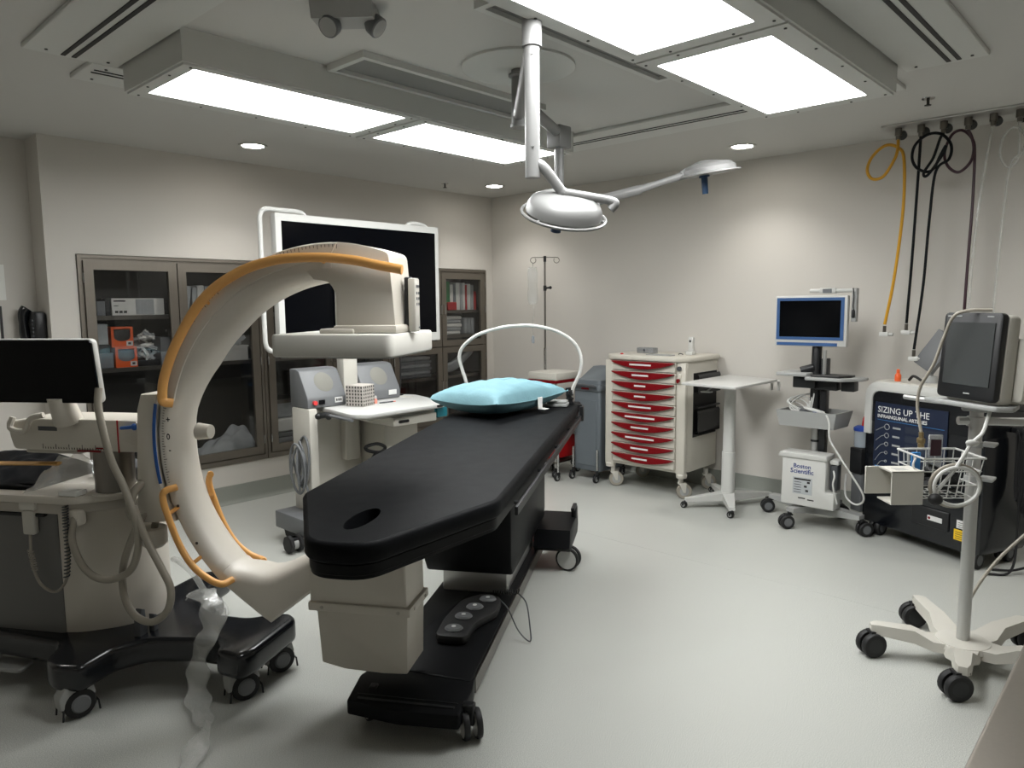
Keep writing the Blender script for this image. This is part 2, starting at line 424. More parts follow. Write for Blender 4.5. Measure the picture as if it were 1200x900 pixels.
def diffuser(label, x0, x1, y0, y1, along, sw=.009):
    t = thing('air_diffuser', label, 'air vent', ((x0+x1)/2, (y0+y1)/2, ZC), group='slotted air diffusers in the ceiling')
    G().box(x0, x1, y0, y1, ZC-.022, ZC, .004, 1).o('panel', 'fixture', t)
    for d in (-.022, .022):
        if along == 'y': c = (x0+x1)/2-.02+d; G().box(c-sw, c+sw, y0+.05, y1-.03, ZC-.026, ZC-.0215).o('slot', 'slot', t)
        else: c = (y0+y1)/2-.04+d; G().box(x0+.04, x1-.04, c-sw, c+sw, ZC-.026, ZC-.0215).o('slot', 'slot', t)
    s = G()
    for xx in (x0+.08, x1-.06):
        for yy in (y0+.06, y1-.06): s.cyl((xx, yy, ZC-.026), (xx, yy, ZC-.021), .007, n=8)
    s.o('screws', 'screw', t)
diffuser('slotted air diffuser strip at the upper left of the ceiling', .97, 1.36, 1.16, 3.80, 'y')
diffuser('slotted air diffuser strip behind the long light over the C-arm', 1.25, 4.05, 3.80, 4.12, 'x', .004)
diffuser('slotted air diffuser strip beyond the surgical lights', 4.03, 4.42, 1.20, 3.78, 'y', .004)
diffuser('slotted air diffuser strip at the upper right of the ceiling', 1.37, 4.09, .76, 1.115, 'x')
def grille(label, x0, x1, y0, y1):
    t = thing('ceiling_grille', label, 'air vent', ((x0+x1)/2, (y0+y1)/2, ZC), group='perforated return grilles')
    G().plate([(x0, y0), (x1, y0), (x1, y1), (x0, y1)], [[(x0+.03, y0+.03), (x1-.03, y0+.03), (x1-.03, y1-.03), (x0+.03, y1-.03)]], ZC-.03, ZC).o('frame', 'fixture', t, 0)
    G().box(x0+.03, x1-.03, y0+.03, y1-.03, ZC-.012, ZC).o('mesh_panel', 'grille', t, 0)
grille('perforated grey return grille beside the light over the C-arm', 2.06, 3.34, 2.82, 3.11)
grille('perforated grey return grille beside the bright top light', 2.04, 3.34, 1.82, 2.08)

def downlight(label, x, y, seen=True):
    t = thing('recessed_downlight', label, 'downlight', (x, y, ZC), group='round recessed downlights')
    G().lathe([(.075, ZC-.002), (.078, ZC-.008), (.098, ZC-.008), (.1, ZC), (.075, ZC)], (x, y, 0), 28).o('trim_ring', 'white', t)
    G().lathe([(.0, ZC-.004), (.076, ZC-.004), (.076, ZC-.001), (0, ZC-.001)], (x, y, 0), 28).o('lens', 'can', t)
    ld = bpy.data.lights.new('downlight_beam', 'SPOT'); ld.energy = CAN_POWER; ld.color = (1, .975, .935)
    ld.spot_size = R(120); ld.spot_blend = .75; ld.shadow_soft_size = .07
    lo = bpy.data.objects.new('downlight_beam', ld); col.objects.link(lo); lo.parent = t; lo.location = (0, 0, -.02)
downlight('round downlight in the ceiling above the left steel cabinets', 2.67, 5.0)
downlight('round downlight in the ceiling by the room corner', 5.2, 5.05)
downlight('round downlight in the ceiling above the red drawer cart', 5.22, 2.51)
downlight('round downlight in the ceiling near the hose rail, out at the right', 5.22, -.05)
downlight('round downlight in the ceiling at the far left alcove', .1, 5.0)

# emergency light
t = thing('emergency_light', 'grey twin-head emergency light on the ceiling', 'emergency light', (1.74, 2.47, ZC))
g = G(); g.prism([(1.66, ZC), (1.82, ZC), (1.80, ZC-.06), (1.68, ZC-.06)], 'y', 2.36, 2.60, .006); g.mv(Matrix.Translation((1.74, 2.47, 0)) @ Matrix.Rotation(R(40), 4, 'Z') @ Matrix.Translation((-1.74, -2.47, 0)))
g.o('body', 'lgrey', t)
for (x, y, z, rz, tl) in ((1.68, 2.50, 2.675, 200, 35), (1.815, 2.40, 2.685, 300, 40)):
    m = Matrix.Translation((x, y, z)) @ Matrix.Rotation(R(rz), 4, 'Z') @ Matrix.Rotation(R(90+tl), 4, 'Y')
    h = G().lathe([(0, -.04), (.022, -.038), (.04, -.012), (.042, .02), (.038, .024)], m=m, n=18)
    h.v = [q+Vector((0, 0, 0)) for q in h.v]
    hd = h.o('lamp_head', 'grey', t)
    G().lathe([(0, .026), (.036, .024), (.036, .02), (0, .02)], m=m, n=18).o('lamp_lens', 'lgrey', hd)
# sprinklers
for (x, y, lb) in ((4.76, 5.28, 'small ceiling sprinkler head near the back wall'), (4.78, 1.18, 'small ceiling sprinkler head near the hose rail')):
    t = thing('sprinkler', lb, 'sprinkler', (x, y, ZC), group='ceiling sprinkler heads')
    G().lathe([(0, ZC-.004), (.034, ZC-.004), (.036, ZC), (0, ZC)], (x, y, 0), 20).o('escutcheon', 'chrome', t)
    g = G().cyl((x, y, ZC), (x, y, ZC-.04), .008, n=8); g.lathe([(0, ZC-.044), (.018, ZC-.042), (.018, ZC-.038), (0, ZC-.038)], (x, y, 0), 14)
    g.o('deflector', 'screw', t)

# ------------------------------------------------------------------ surgical light
t = thing('surgical_light', 'white twin surgical light hanging from a round ceiling plate', 'surgical light', (2.72, 2.48, ZC))
hx, hy = 2.72, 2.47
G().lathe([(0, ZC-.02), (.25, ZC-.02), (.275, ZC-.012), (.275, ZC), (0, ZC)], (hx, hy, 0), 48).o('ceiling_plate', 'fixture', t)
g = G().cyl((hx, hy, ZC-.01), (hx, hy, 2.47), .035, n=20); g.lathe([(.036, 2.695), (.05, 2.70), (.05, 2.71), (.036, 2.715)], (hx, hy, 0), 20); g.cyl((hx, hy, 2.46), (hx, hy, 2.475), .042, n=20)
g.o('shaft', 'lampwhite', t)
C1 = Vector((2.055, 1.80, 0)); C2 = Vector((3.30, 2.69, 0))
g = G().tube([(hx, hy, 2.52), (C1.x, C1.y, 2.52)], .03, 12, sub=1); g.o('boom_arm', 'lampwhite', t)
g = G().tube([(hx, hy, 2.60), (C2.x, C2.y, 2.56)], .03, 12, sub=1); g.box(C2.x-.055, C2.x+.055, C2.y-.05, C2.y+.05, 2.475, 2.60, .012); g.o('boom_arm', 'lampwhite', t)
g = G().cyl((C1.x, C1.y, 2.52), (C1.x, C1.y, 2.615), .036, n=20); g.cyl((C1.x, C1.y, 2.06), (C1.x, C1.y, 2.525), .0275, n=20)
for z, s_ in ((2.49, -1), (2.17, 1)): g.cyl((C1.x, C1.y, z), (C1.x-.025, C1.y-.022, z), .005, n=8)
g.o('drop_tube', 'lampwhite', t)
g = G().cyl((C2.x, C2.y, 2.10), (C2.x, C2.y, 2.49), .027, n=20); g.o('drop_tube', 'lampwhite', t)
# near head, tipped towards the camera
hc = Vector((2.155, 1.73, 1.955)); toc = Vector((-2.155, -1.73, 0)).normalized()
nz = (Vector((0, 0, 1))*math.cos(R(25))+toc*math.sin(R(25))+Vector((.10, -.12, 0))).normalized(); nx = Vector((toc.y, -toc.x, 0)); nx = (nx-nz*nx.dot(nz)).normalized(); ny = nz.cross(nx)
mh = Matrix((nx, ny, nz)).transposed().to_4x4(); mh.translation = hc
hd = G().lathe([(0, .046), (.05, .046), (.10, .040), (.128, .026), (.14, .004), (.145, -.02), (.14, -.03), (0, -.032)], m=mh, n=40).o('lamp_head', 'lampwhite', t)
ring = [mh @ Vector((.158*math.cos(2*PI*i/36), .158*math.sin(2*PI*i/36), -.028)) for i in range(36)]
g = G().tube(ring, .006, 8, True, 1)
for k in range(3):
    q = 2*PI*k/3+.9; g.tube([mh @ Vector((.125*math.cos(q), .125*math.sin(q), -.024)), mh @ Vector((.158*math.cos(q), .158*math.sin(q), -.028))], .006, 6, sub=1)
g.o('guard_ring', 'lampwhite', hd)
G().cyl(mh @ Vector((.02, .0, -.03)), mh @ Vector((.02, .0, -.095)), .016, .02, 14).o('sterile_handle', 'navy', hd)
g = G().tube([(C1.x+.012, C1.y-.015, 2.115), (2.085, 1.765, 2.09), (2.145, 1.735, 2.012)], [.017, .02, .019], 12, sub=5)
g.tube([(2.145, 1.735, 2.012), (2.205, 1.665, 1.995), (2.262, 1.60, 1.978), (2.272, 1.585, 1.965), (2.262, 1.60, 1.945)], .016, 12, sub=4); g.ell((2.145, 1.735, 2.012), (.021, .021, .021), 12, 8)
g.o('yoke', 'lampwhite', t)
# far head seen edge on
g = G().tube([(C2.x, C2.y, 2.125), (3.442, 2.525, 2.185), (3.613, 2.351, 2.245)], .028, 14, sub=3)
g.tube([(3.60, 2.364, 2.24), (3.70, 2.262, 2.285), (3.80, 2.165, 2.328)], [.024, .018, .024], 14, sub=4); g.o('spring_arm', 'lampwhite', t)
h2 = Vector((3.89, 2.07, 2.352)); tilt = Matrix.Translation(h2) @ Matrix.Rotation(R(-45), 4, 'Z') @ Matrix.Rotation(R(-9), 4, 'Y') @ Matrix.Rotation(R(4), 4, 'X')
hd = G().lathe([(0, .045), (.06, .045), (.12, .035), (.15, .012), (.152, -.01), (.175, -.016), (.178, -.022), (0, -.026)], m=tilt, n=40).o('lamp_head', 'lampwhite', t)
g = G().cyl(tilt @ Vector((-.03, 0, -.024)), tilt @ Vector((-.03, 0, -.036)), .03, n=16); g.cyl(tilt @ Vector((-.03, 0, -.034)), tilt @ Vector((-.035, 0, -.128)), .019, .017, 14); g.o('sterile_handle', 'navy', hd)
g = G().tube([(3.78, 2.185, 2.322), (3.86, 2.10, 2.375), (3.93, 2.03, 2.392)], [.026, .03, .02], 12, sub=5); g.o('head_joint', 'lampwhite', t)

# ------------------------------------------------------------------ hose rail
HX = 5.41; HY = [1.50, 1.365, 1.235, 1.10, .965, .83, .70]
t = thing('gas_hose_rail', 'brushed steel ceiling plate with gas hose outlets in a row', 'hose rail', (HX, 1.0, ZC))
G().box(HX-.11, HX+.11, .35, 1.58, ZC-.012, ZC, .003, 1).o('plate', 'alu', t)
for y in HY:
    g = G().cyl((HX-.01, y, ZC-.01), (HX-.01, y, ZC-.06), .022, n=14); g.cyl((HX-.01, y, ZC-.055), (HX-.01, y, ZC-.085), .015, n=12)
    oc = g.o('outlet', 'steel', t)
    m = Matrix.Translation((HX+.03, y-.012, ZC-.052)) @ Matrix.Rotation(R(60), 4, 'Y') @ Matrix.Rotation(R(-20), 4, 'X')
    G().lathe([(0, .02), (.026, .02), (.03, .012), (.03, -.012), (.026, -.02), (0, -.02)], m=m, n=18).o('retractor_drum', 'screw', oc)
def hose(name, label, pts, r, mat, endpt=None, kind='white', sub=8):
    y0 = pts[0][1]; r = r*.86
    pts = [(p[0], y0+(p[1]-y0)*.78, 2.665-(2.64-p[2])*.72) if p[2] > 2.25 and i else p for i, p in enumerate(pts)]
    org = (pts[0][0], pts[0][1], ZC-.08)
    t = thing(name, label, 'hose', org, group='gas hoses hanging from the ceiling rail')
    G().tube(pts, r, 8, sub=sub).o('hose', mat, t)
    if endpt:
        x, y, z = endpt; g = G().cyl((x, y, z+.06), (x, y, z+.015), .011, n=10); g.o('ferrule', 'steel', t)
        g = G().box(x-.02, x+.02, y-.03, y+.03, z-.012, z+.018, .006); g.cyl((x, y+.03, z), (x, y-.055, z+.004), .012, n=10); g.o('connector', 'white', t)
def lp(x, c, r0, r1, t0, t1, n, s=1, drift=.02):
    return [(x+drift*(i/n-.5), c[0]-s*r0*math.cos(R(t0+(t1-t0)*i/n)), c[1]+r1*math.sin(R(t0+(t1-t0)*i/n))) for i in range(n+1)]
zt = ZC-.085; X0 = HX-.01
y = HY[0]
hose('yellow_gas_hose', 'yellow gas hose with one loop under the ceiling rail', [(X0, y, zt), (X0, y+.0, 2.56)]+[(X0-.01, y+.02, 2.46), (X0-.015, y+.10, 2.32), (X0-.015, y+.19, 2.31), (X0-.01, y+.235, 2.40), (X0, y+.20, 2.52), (X0+.005, y+.10, 2.605), (X0+.01, y+.0, 2.57), (X0+.01, y-.05, 2.45), (X0, y-.05, 2.2)]+[(X0, y-.015, 1.75), (X0, y+.03, 1.44)], .012, 'yellowhose', (X0, y+.03, 1.37))
y = HY[1]
hose('black_gas_hose', 'straight black gas hose next to the yellow one', [(X0, y, zt), (X0, y+.005, 2.3), (X0, y+.015, 1.9), (X0, y+.03, 1.45)], .0105, 'blackhose', (X0, y+.03, 1.385))
y = HY[2]; X0 = HX-.055
hose('looped_black_gas_hose', 'black gas hose coiled in a round loop below the rail', [(HX-.01, y, zt), (X0, y+.01, 2.58), (X0-.01, y+.05, 2.42), (X0-.02, y+.11, 2.30), (X0-.02, y+.08, 2.275), (X0-.015, y-.02, 2.44), (X0-.02, y-.04, 2.51), (X0-.02, y+.0, 2.42), (X0-.01, y+.04, 2.33), (X0, y+.10, 2.31), (X0, y+.175, 2.36), (X0, y+.21, 2.45), (X0, y+.19, 2.56), (X0, y+.10, 2.635), (X0, y+.0, 2.62), (X0+.01, y-.07, 2.52), (X0+.01, y-.06, 2.40), (X0+.005, y+.03, 2.30), (X0, y+.045, 2.1), (X0, y+.06, 1.7), (X0-.02, y+.09, 1.28)], .0105, 'blackhose', (X0-.02, y+.09, 1.215))
y = HY[3]; X0 = HX+.03
hose('purple_gas_hose', 'dark purple gas hose with one loop under the rail', [(HX-.01, y, zt), (X0, y-.02, 2.58), (X0, y-.04, 2.47), (X0-.01, y-.02, 2.36), (X0-.01, y+.06, 2.29), (X0-.01, y+.14, 2.36), (X0-.01, y+.165, 2.48), (X0-.01, y+.12, 2.62), (X0, y+.05, 2.65), (X0+.01, y-.02, 2.57), (X0+.01, y-.045, 2.44), (X0+.005, y-.04, 2.2), (X0, y-.035, 1.9), (X0, y-.03, 1.5), (X0+.02, y-.03, 1.2)], .0105, 'purple')
y = HY[4]; X0 = HX-.01
hose('clear_gas_hose', 'straight clear tubing hanging right of the purple hose', [(X0, y, zt), (X0, y+.02, 2.5), (X0, y+.05, 2.2), (X0, y+.07, 1.8), (X0, y+.075, 1.3)], .009, 'hoseclear', (X0, y+.075, 1.24))
y = HY[5]
hose('looped_clear_gas_hose', 'clear tubing coiled in a loop at the right picture edge', [(X0, y, zt), (X0, y-.01, 2.45), (X0-.01, y+.0, 2.32), (X0-.01, y+.06, 2.28), (X0-.01, y+.11, 2.38), (X0-.01, y+.10, 2.52), (X0-.01, y+.03, 2.60), (X0, y-.04, 2.52), (X0, y-.03, 2.38), (X0, y+.04, 2.30), (X0, y+.055, 2.1), (X0, y+.07, 1.7), (X0, y+.08, 1.25)], .009, 'hoseclear', (X0, y+.08, 1.19))

# ------------------------------------------------------------------ wall cabinets
def cab_door(t, x0, x1, z0, z1, hinge, mid=None):
    y0, y1 = YB-.022, YB+.012; w_ = .062
    holes = [[(x0+w_, z0+w_), (x1-w_, z0+w_), (x1-w_, z1-w_), (x0+w_, z1-w_)]] if mid is None else \
            [[(x0+w_, z0+w_), (x1-w_, z0+w_), (x1-w_, mid-.03), (x0+w_, mid-.03)], [(x0+w_, mid+.03), (x1-w_, mid+.03), (x1-w_, z1-w_), (x0+w_, z1-w_)]]
    g = G().plate([(x0, z0), (x1, z0), (x1, z1), (x0, z1)], holes, 0, y1-y0)
    g.mv(Matrix(((1, 0, 0, 0), (0, 0, 1, y0), (0, 1, 0, 0), (0, 0, 0, 1))))
    d = g.o('door', 'cabsteel', t, 0)
    for h in holes:
        G().box(h[0][0]-.012, h[1][0]+.012, YB-.006, YB, h[0][1]-.012, h[2][1]+.012).o('pane', 'glass', d, 0)
    hx = x0-.004 if hinge == 'l' else x1+.004
    for z in (z0+.12, (z0+z1)/2, z1-.12): G().cyl((hx, y0-.004, z-.035), (hx, y0-.004, z+.035), .006, n=8).o('hinge', 'chrome', d)
    kx = x1-.02 if hinge == 'l' else x0+.02
    g = G().tube([(kx, y0, (z0+z1)/2-.05), (kx, y0-.028, (z0+z1)/2-.045), (kx, y0-.028, (z0+z1)/2+.045), (kx, y0, (z0+z1)/2+.05)], .005, 8, sub=1)
    g.o('handle', 'chrome', d)
def cabinet(label, x0, x1, shelves, split=None):
    t = thing('wall_cabinet', label, 'cabinet', ((x0+x1)/2, YB, .32), group='built-in steel wall cabinets')
    z0, z1, yb = .325, 1.97, YD+.09; e = .006
    X0, X1 = x0+.001, x1-.001
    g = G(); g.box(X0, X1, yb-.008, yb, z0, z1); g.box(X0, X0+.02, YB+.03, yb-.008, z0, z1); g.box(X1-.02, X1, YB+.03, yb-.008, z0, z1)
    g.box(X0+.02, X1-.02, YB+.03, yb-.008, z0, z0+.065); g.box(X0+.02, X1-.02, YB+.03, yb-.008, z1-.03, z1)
    g.o('carcass', 'cabshade', t, 0)
    xm = (x0+x1)/2
    f = G().plate([(X0, z0), (X1, z0), (X1, z1), (X0, z1)], [[(x0+.05, z0+.07), (x1-.05, z0+.07), (x1-.05, z1-.05), (x0+.05, z1-.05)]], 0, .03)
    f.mv(Matrix(((1, 0, 0, 0), (0, 0, 1, YB+.0), (0, 1, 0, 0), (0, 0, 0, 1)))); f.o('face_frame', 'cabsteel', t, 0)
    lip = .014
    G().plate([(X0-.0, z0-.0), (X1, z0), (X1, z1), (X0, z1)], [[(X0+.022, z0+.04), (X1-.022, z0+.04), (X1-.022, z1-.022), (X0+.022, z1-.022)]], 0, lip).mv(Matrix(((1, 0, 0, 0), (0, 0, 1, YB-lip), (0, 1, 0, 0), (0, 0, 0, 1)))).o('surround', 'cabsteel', t, 0)
    for i, z in enumerate(shelves):
        g = G().box(x0+.022, x1-.022, YB+.045, yb-.01, z-.012, z); g.box(x0+.022, x1-.022, YB+.04, YB+.046, z-.03, z); g.o('shelf', 'steel', t, 0)
    if split is None:
        cab_door(t, x0+.035, xm-.004, .375, 1.93, 'l'); cab_door(t, xm+.004, x1-.035, .375, 1.93, 'r')
    else:
        for a_, b_, h in ((x0+.035, xm-.004, 'l'), (xm+.004, x1-.035, 'r')):
            cab_door(t, a_, b_, split+.004, 1.93, h); cab_door(t, a_, b_, .375, split-.004, h)
    return t
cabinet('steel glass-door wall cabinet at the left with orange cartons inside', 1.672, 3.018, (1.545, 1.165))
cabinet('steel glass-door wall cabinet directly behind the big screen', 3.022, 4.338, (1.545, 1.165, .80))
cabinet('steel glass-door wall cabinet by the room corner with binders inside', 4.342, 5.658, (1.545, 1.285, .86), 1.17)

def carton(label, x0, x1, y0, y1, z0, z1, mat, name='carton', cat='box', group=None, b=.003):
    return single(G().box(x0, x1, y0, y1, z0, z1, b, 1), name, mat, label, cat, ((x0+x1)/2, (y0+y1)/2, z0), group=group)
S1, S2, S0 = 1.5455, 1.1655, .391
Y0 = YB+.06
# left cabinet, top shelf
t = thing('supply_box', 'long white carton on the top shelf of the left cabinet', 'box', (2.09, Y0+.12, S1))
G().box(1.905, 2.275, Y0+.02, Y0+.24, S1, S1+.125, .003, 1).o('carton', 'paper', t)
g = G().box(2.07, 2.20, Y0+.018, Y0+.02, S1+.006, S1+.119); g.o('grey_panel', 'paperg', t, 0)
g = G().box(1.92, 2.0, Y0+.0185, Y0+.0195, S1+.1, S1+.11); g.box(1.92, 1.95, Y0+.0185, Y0+.0195, S1+.068, S1+.073)
for i in range(3): g.box(1.925+.03*i, 1.947+.03*i, Y0+.0185, Y0+.0195, S1+.018, S1+.034)
g.o('print', 'ink', t, 0)
carton('dark grey carton behind the left door frame, top shelf', 1.735, 1.80, Y0+.03, Y0+.2, S1, S1+.13, 'darkcard')
carton('grey carton left of the white carton, top shelf', 1.805, 1.862, Y0+.02, Y0+.2, S1, S1+.105, 'card')
carton('black carton touching the white carton, top shelf', 1.866, 1.90, Y0+.03, Y0+.2, S1, S1+.12, 'darkcard')
# left cabinet, second shelf
def orange_box(z, x0, label, fill):
    t = thing('dispenser_box', label, 'box', (x0+.075, Y0+.1, z), group='orange dispenser boxes')
    w_, h = .15, .148
    arc = [(.128+0*i, 0) for i in ()]
    hole = [(.018, .135), (.018, .075)]+[(.075-.057*math.cos(R(q)), .075-.032*math.sin(R(q))) for q in range(20, 180, 20)]+[(.132, .075), (.132, .135)]
    G().plate([(0, 0), (w_, 0), (w_, h), (0, h)], [hole], 0, .003).mv(Matrix(((1, 0, 0, x0), (0, 0, 1, Y0+.01), (0, 1, 0, z), (0, 0, 0, 1)))).o('front', 'orangebox', t, 0)
    g = G().box(x0, x0+.003, Y0+.013, Y0+.2, z, z+h); g.box(x0+w_-.003, x0+w_, Y0+.013, Y0+.2, z, z+h); g.box(x0+.003, x0+w_-.003, Y0+.013, Y0+.2, z, z+.003); g.box(x0+.003, x0+w_-.003, Y0+.197, Y0+.2, z+.003, z+h); g.o('carton', 'orangebox', t, 0)
    g = G().box(x0+.008, x0+w_-.008, Y0+.03, Y0+.19, z+.004, z+.125, .01); g.o('contents', fill, t)
    g = G().box(x0+.1, x0+.145, Y0+.0085, Y0+.01, z+.008, z+.043); lb = g.o('label_patch', 'tag', t, 0)
    g = G(); g.box(x0+.112, x0+.132, Y0+.0078, Y0+.0084, z+.018, z+.034); g.o('print', 'ink', lb, 0)
orange_box(S2, 1.905, 'lower orange dispenser box holding blue-grey packs', 'card')
orange_box(S2+.149, 1.885, 'upper orange dispenser box with a black opening', 'rubber')
carton('grey carton beside the lower orange box', 1.79, 1.895, Y0+.02, Y0+.2, S2, S2+.11, 'card')
carton('black flat carton on the grey one beside the orange boxes', 1.785, 1.88, Y0+.03, Y0+.2, S2+.111, S2+.17, 'darkcard')
carton('printed grey carton at the top of the pile left of the orange boxes', 1.80, 1.868, Y0+.02, Y0+.2, S2+.171, S2+.32, 'paperg')
t = thing('catheter_packs', 'heap of clear wrapped packs beside the orange boxes', 'packs', (2.14, Y0+.1, S2))
random.seed(3)
for i in range(40):
    x = 2.105+.075*random.random(); zz = S2+.06+.18*random.random(); a_ = random.uniform(-50, 60)
    g = G().surf(lambda u, v: (u*.09-.045, .006*math.sin(u*7+v*5+i), v*.022-.011), 6, 2)
    g.mv(Matrix.Translation((x, Y0+.02+.004*i, zz)) @ Matrix.Rotation(R(a_), 4, 'Y') @ Matrix.Rotation(R(random.uniform(-30, 30)), 4, 'X')).o('wrapped_pack', 'paperg' if i % 2 else 'paper', t)
G().box(2.06, 2.22, Y0+.02, Y0+.2, S2, S2+.045, .006).o('black_tray', 'rubber', t)
carton('small grey carton right of the wrapped packs', 2.235, 2.315, Y0+.03, Y0+.2, S2, S2+.10, 'paperg')
carton('dark blue carton on the small grey one', 2.235, 2.31, Y0+.03, Y0+.2, S2+.101, S2+.21, 'card')
# second door
for i, (x, wd, h, lean, m_) in enumerate(((2.42, .045, .22, 8, 'paperg'), (2.49, .035, .21, 3, 'paperg'), (2.545, .055, .225, -2, 'paper'), (2.615, .05, .22, -4, 'paperg'), (2.69, .04, .2, 2, 'card'))):
    g = G().box(-wd/2, wd/2, 0, .17, 0, h, .004, 1).mv(Matrix.Translation((x+wd/2, Y0+.03, S1+abs(math.sin(R(lean)))*wd/2)) @ Matrix.Rotation(R(lean), 4, 'Y'))
    single(g, 'upright_pack', m_, ('leaning grey pack at the left end', 'thin grey pack second from the left', 'pale wide pack in the middle', 'grey pack beside the pale wide one', 'short darker pack at the right end')[i]+' of the upright row, left cabinet', 'pack', (x+wd/2, Y0+.1, S1), group='upright packs in the left cabinet')
t = thing('storage_bin', 'open white bin of wrapped packs in the left cabinet', 'bin', (2.82, Y0+.1, S2))
g = G()
for q in ((2.70, 2.93, Y0+.02, Y0+.024), (2.70, 2.93, Y0+.2, Y0+.204)): g.box(q[0], q[1], q[2], q[3], S2, S2+.12)
for x in (2.70, 2.926): g.box(x, x+.004, Y0+.024, Y0+.2, S2, S2+.12)
g.box(2.704, 2.926, Y0+.024, Y0+.2, S2, S2+.004); g.box(2.694, 2.936, Y0+.014, Y0+.02, S2+.108, S2+.12); g.o('bin_body', 'white', t, 0)
for i in range(12):
    x = 2.73+.17*random.random()
    g = G().surf(lambda u, v: (u*.1-.05, .005*math.sin(u*7+i), v*.03-.015), 5, 2).mv(Matrix.Translation((x, Y0+.04+.011*i, S2+.15+.03*random.random())) @ Matrix.Rotation(R(random.uniform(-60, 60)), 4, 'Y')); g.o('wrapped_pack', 'paperg', t)
# crumpled bag on the floor of the left cabinet
def crumple(x0, x1, y0, y1, z0, h, seed):
    random.seed(seed); ph = [random.uniform(0, 6) for _ in range(6)]
    def fn(u, v):
        e = max(0, 1-(2*u-1)**2)**.4*max(0, 1-(2*v-1)**2)**.4
        f = (.25+.75*u**1.5) + .07*math.sin(9*u+5*v+ph[0])+.05*math.sin(17*u-12*v+ph[1])+.03*math.sin(11*u+29*v+ph[2])+.02*math.sin(41*v+7*u+ph[3])
        return (x0+(x1-x0)*u, y0+(y1-y0)*v, z0+h*e*max(.15, f))
    g = G().surf(fn, 44, 20); n_ = len(g.v)
    return g
g = crumple(2.50, 2.965, Y0+.0, Y0+.24, S0, .30, 5)
single(g, 'crumpled_bag', 'paperg', 'crumpled grey plastic bag at the bottom of the left cabinet', 'bag', (2.73, Y0+.1, S0))
for i, (h, m_) in enumerate(((.07, 'card'), (.05, 'darkcard'), (.12, 'paper'), (.15, 'paperg'))):
    z = S0+[0, .071, .122, .243][i]
    carton(('dark lowest pack', 'black thin pack second from the bottom', 'white pack third from the bottom', 'pale top pack')[i]+' of the pile behind the screen cart', 3.15, 3.46-.02*i, Y0+.02, Y0+.22, z, z+h-.002, m_, 'wrapped_pack', 'pack', 'packs piled in the middle cabinet', .012)
for i in range(4):
    x = 3.3+.3*i
    carton(('pale', 'grey', 'dark', 'white')[i]+' carton on the top shelf of the cabinet behind the screen', x, x+.2, Y0+.03, Y0+.22, S1, S1+.1+.03*(i % 3), ('paper', 'card', 'darkcard', 'paperg')[i], 'carton', 'box')
# corner cabinet: binders, stacks
x = 5.045
spec = [('green', .05, .30, 'green binder at the left end of the top shelf'), ('paper', .035, .27, 'white binder next to the green one'), ('card', .03, .28, 'grey-blue folder third from the green binder'), ('paper', .045, .29, 'wide white binder in the middle of the row'), ('paperg', .03, .28, 'pale grey folder just right of the wide white binder'), ('paper', .028, .29, 'narrow white folder left of the red-topped one'), ('redbin', .022, .27, 'thin red folder among white binders'), ('paper', .04, .28, 'white binder right of the thin red folder'), ('paperg', .035, .27, 'pale binder second from the right end'), ('redbin', .03, .2, 'short red folder at the right end of the shelf')]
spec = spec
for m_, wd, h, lb in spec:
    wd *= 1.25
    x += .002
    if m_ == 'green':
        x = 5.155
    carton(lb+', corner cabinet', x, x+wd, Y0+.03, Y0+.25, S1, S1+h, m_, 'binder', 'binder', 'binders in the corner cabinet', .003); x += wd
carton('white and red label box in front of the green binder', 5.155, 5.28, Y0-.005, Y0+.025, S1, S1+.085, 'redbin', 'label_box', 'box')
for i in range(5):
    z = 1.2855+.04*i
    carton(('lowest', 'second', 'middle', 'fourth', 'topmost')[i]+' wrapped pack of the pale pile in the corner cabinet', 5.12+.01*(i % 2), 5.36+.012*i % .03, Y0+.02, Y0+.22, z, z+.038, 'paperg' if i % 2 else 'paper', 'wrapped_pack', 'pack', 'packs piled in the corner cabinet', .012)
for i in range(3):
    carton(('left', 'middle', 'right')[i]+' upright clear pack beside the pale pile, corner cabinet', 5.42+.055*i, 5.465+.055*i, Y0+.03, Y0+.22, 1.2855, 1.46, 'paperg', 'upright_pack', 'pack', None, .01)
g = G().tube([(5.16, Y0+.1, .92), (5.30, Y0+.1, .945), (5.44, Y0+.1, 1.02), (5.56, Y0+.1, 1.10)], [.05, .055, .05, .045], 14, sub=5)
single(g, 'rolled_pack', 'paperg', 'rolled pale sheet leaning in the corner cabinet below the rail', 'roll', (5.3, Y0+.1, .8605))
for i in range(6):
    z = .8605+.036*i
    carton(('lowest', 'second', 'third', 'fourth', 'fifth', 'topmost')[i]+' flat pack of the wide pile left of the rolled sheet', 4.46+.01*(i % 3), 4.94-.015*(i % 2), Y0+.02, Y0+.24, z, z+.034, 'paperg' if i % 2 else 'card', 'flat_pack', 'pack', 'wide flat packs in the corner cabinet', .01)

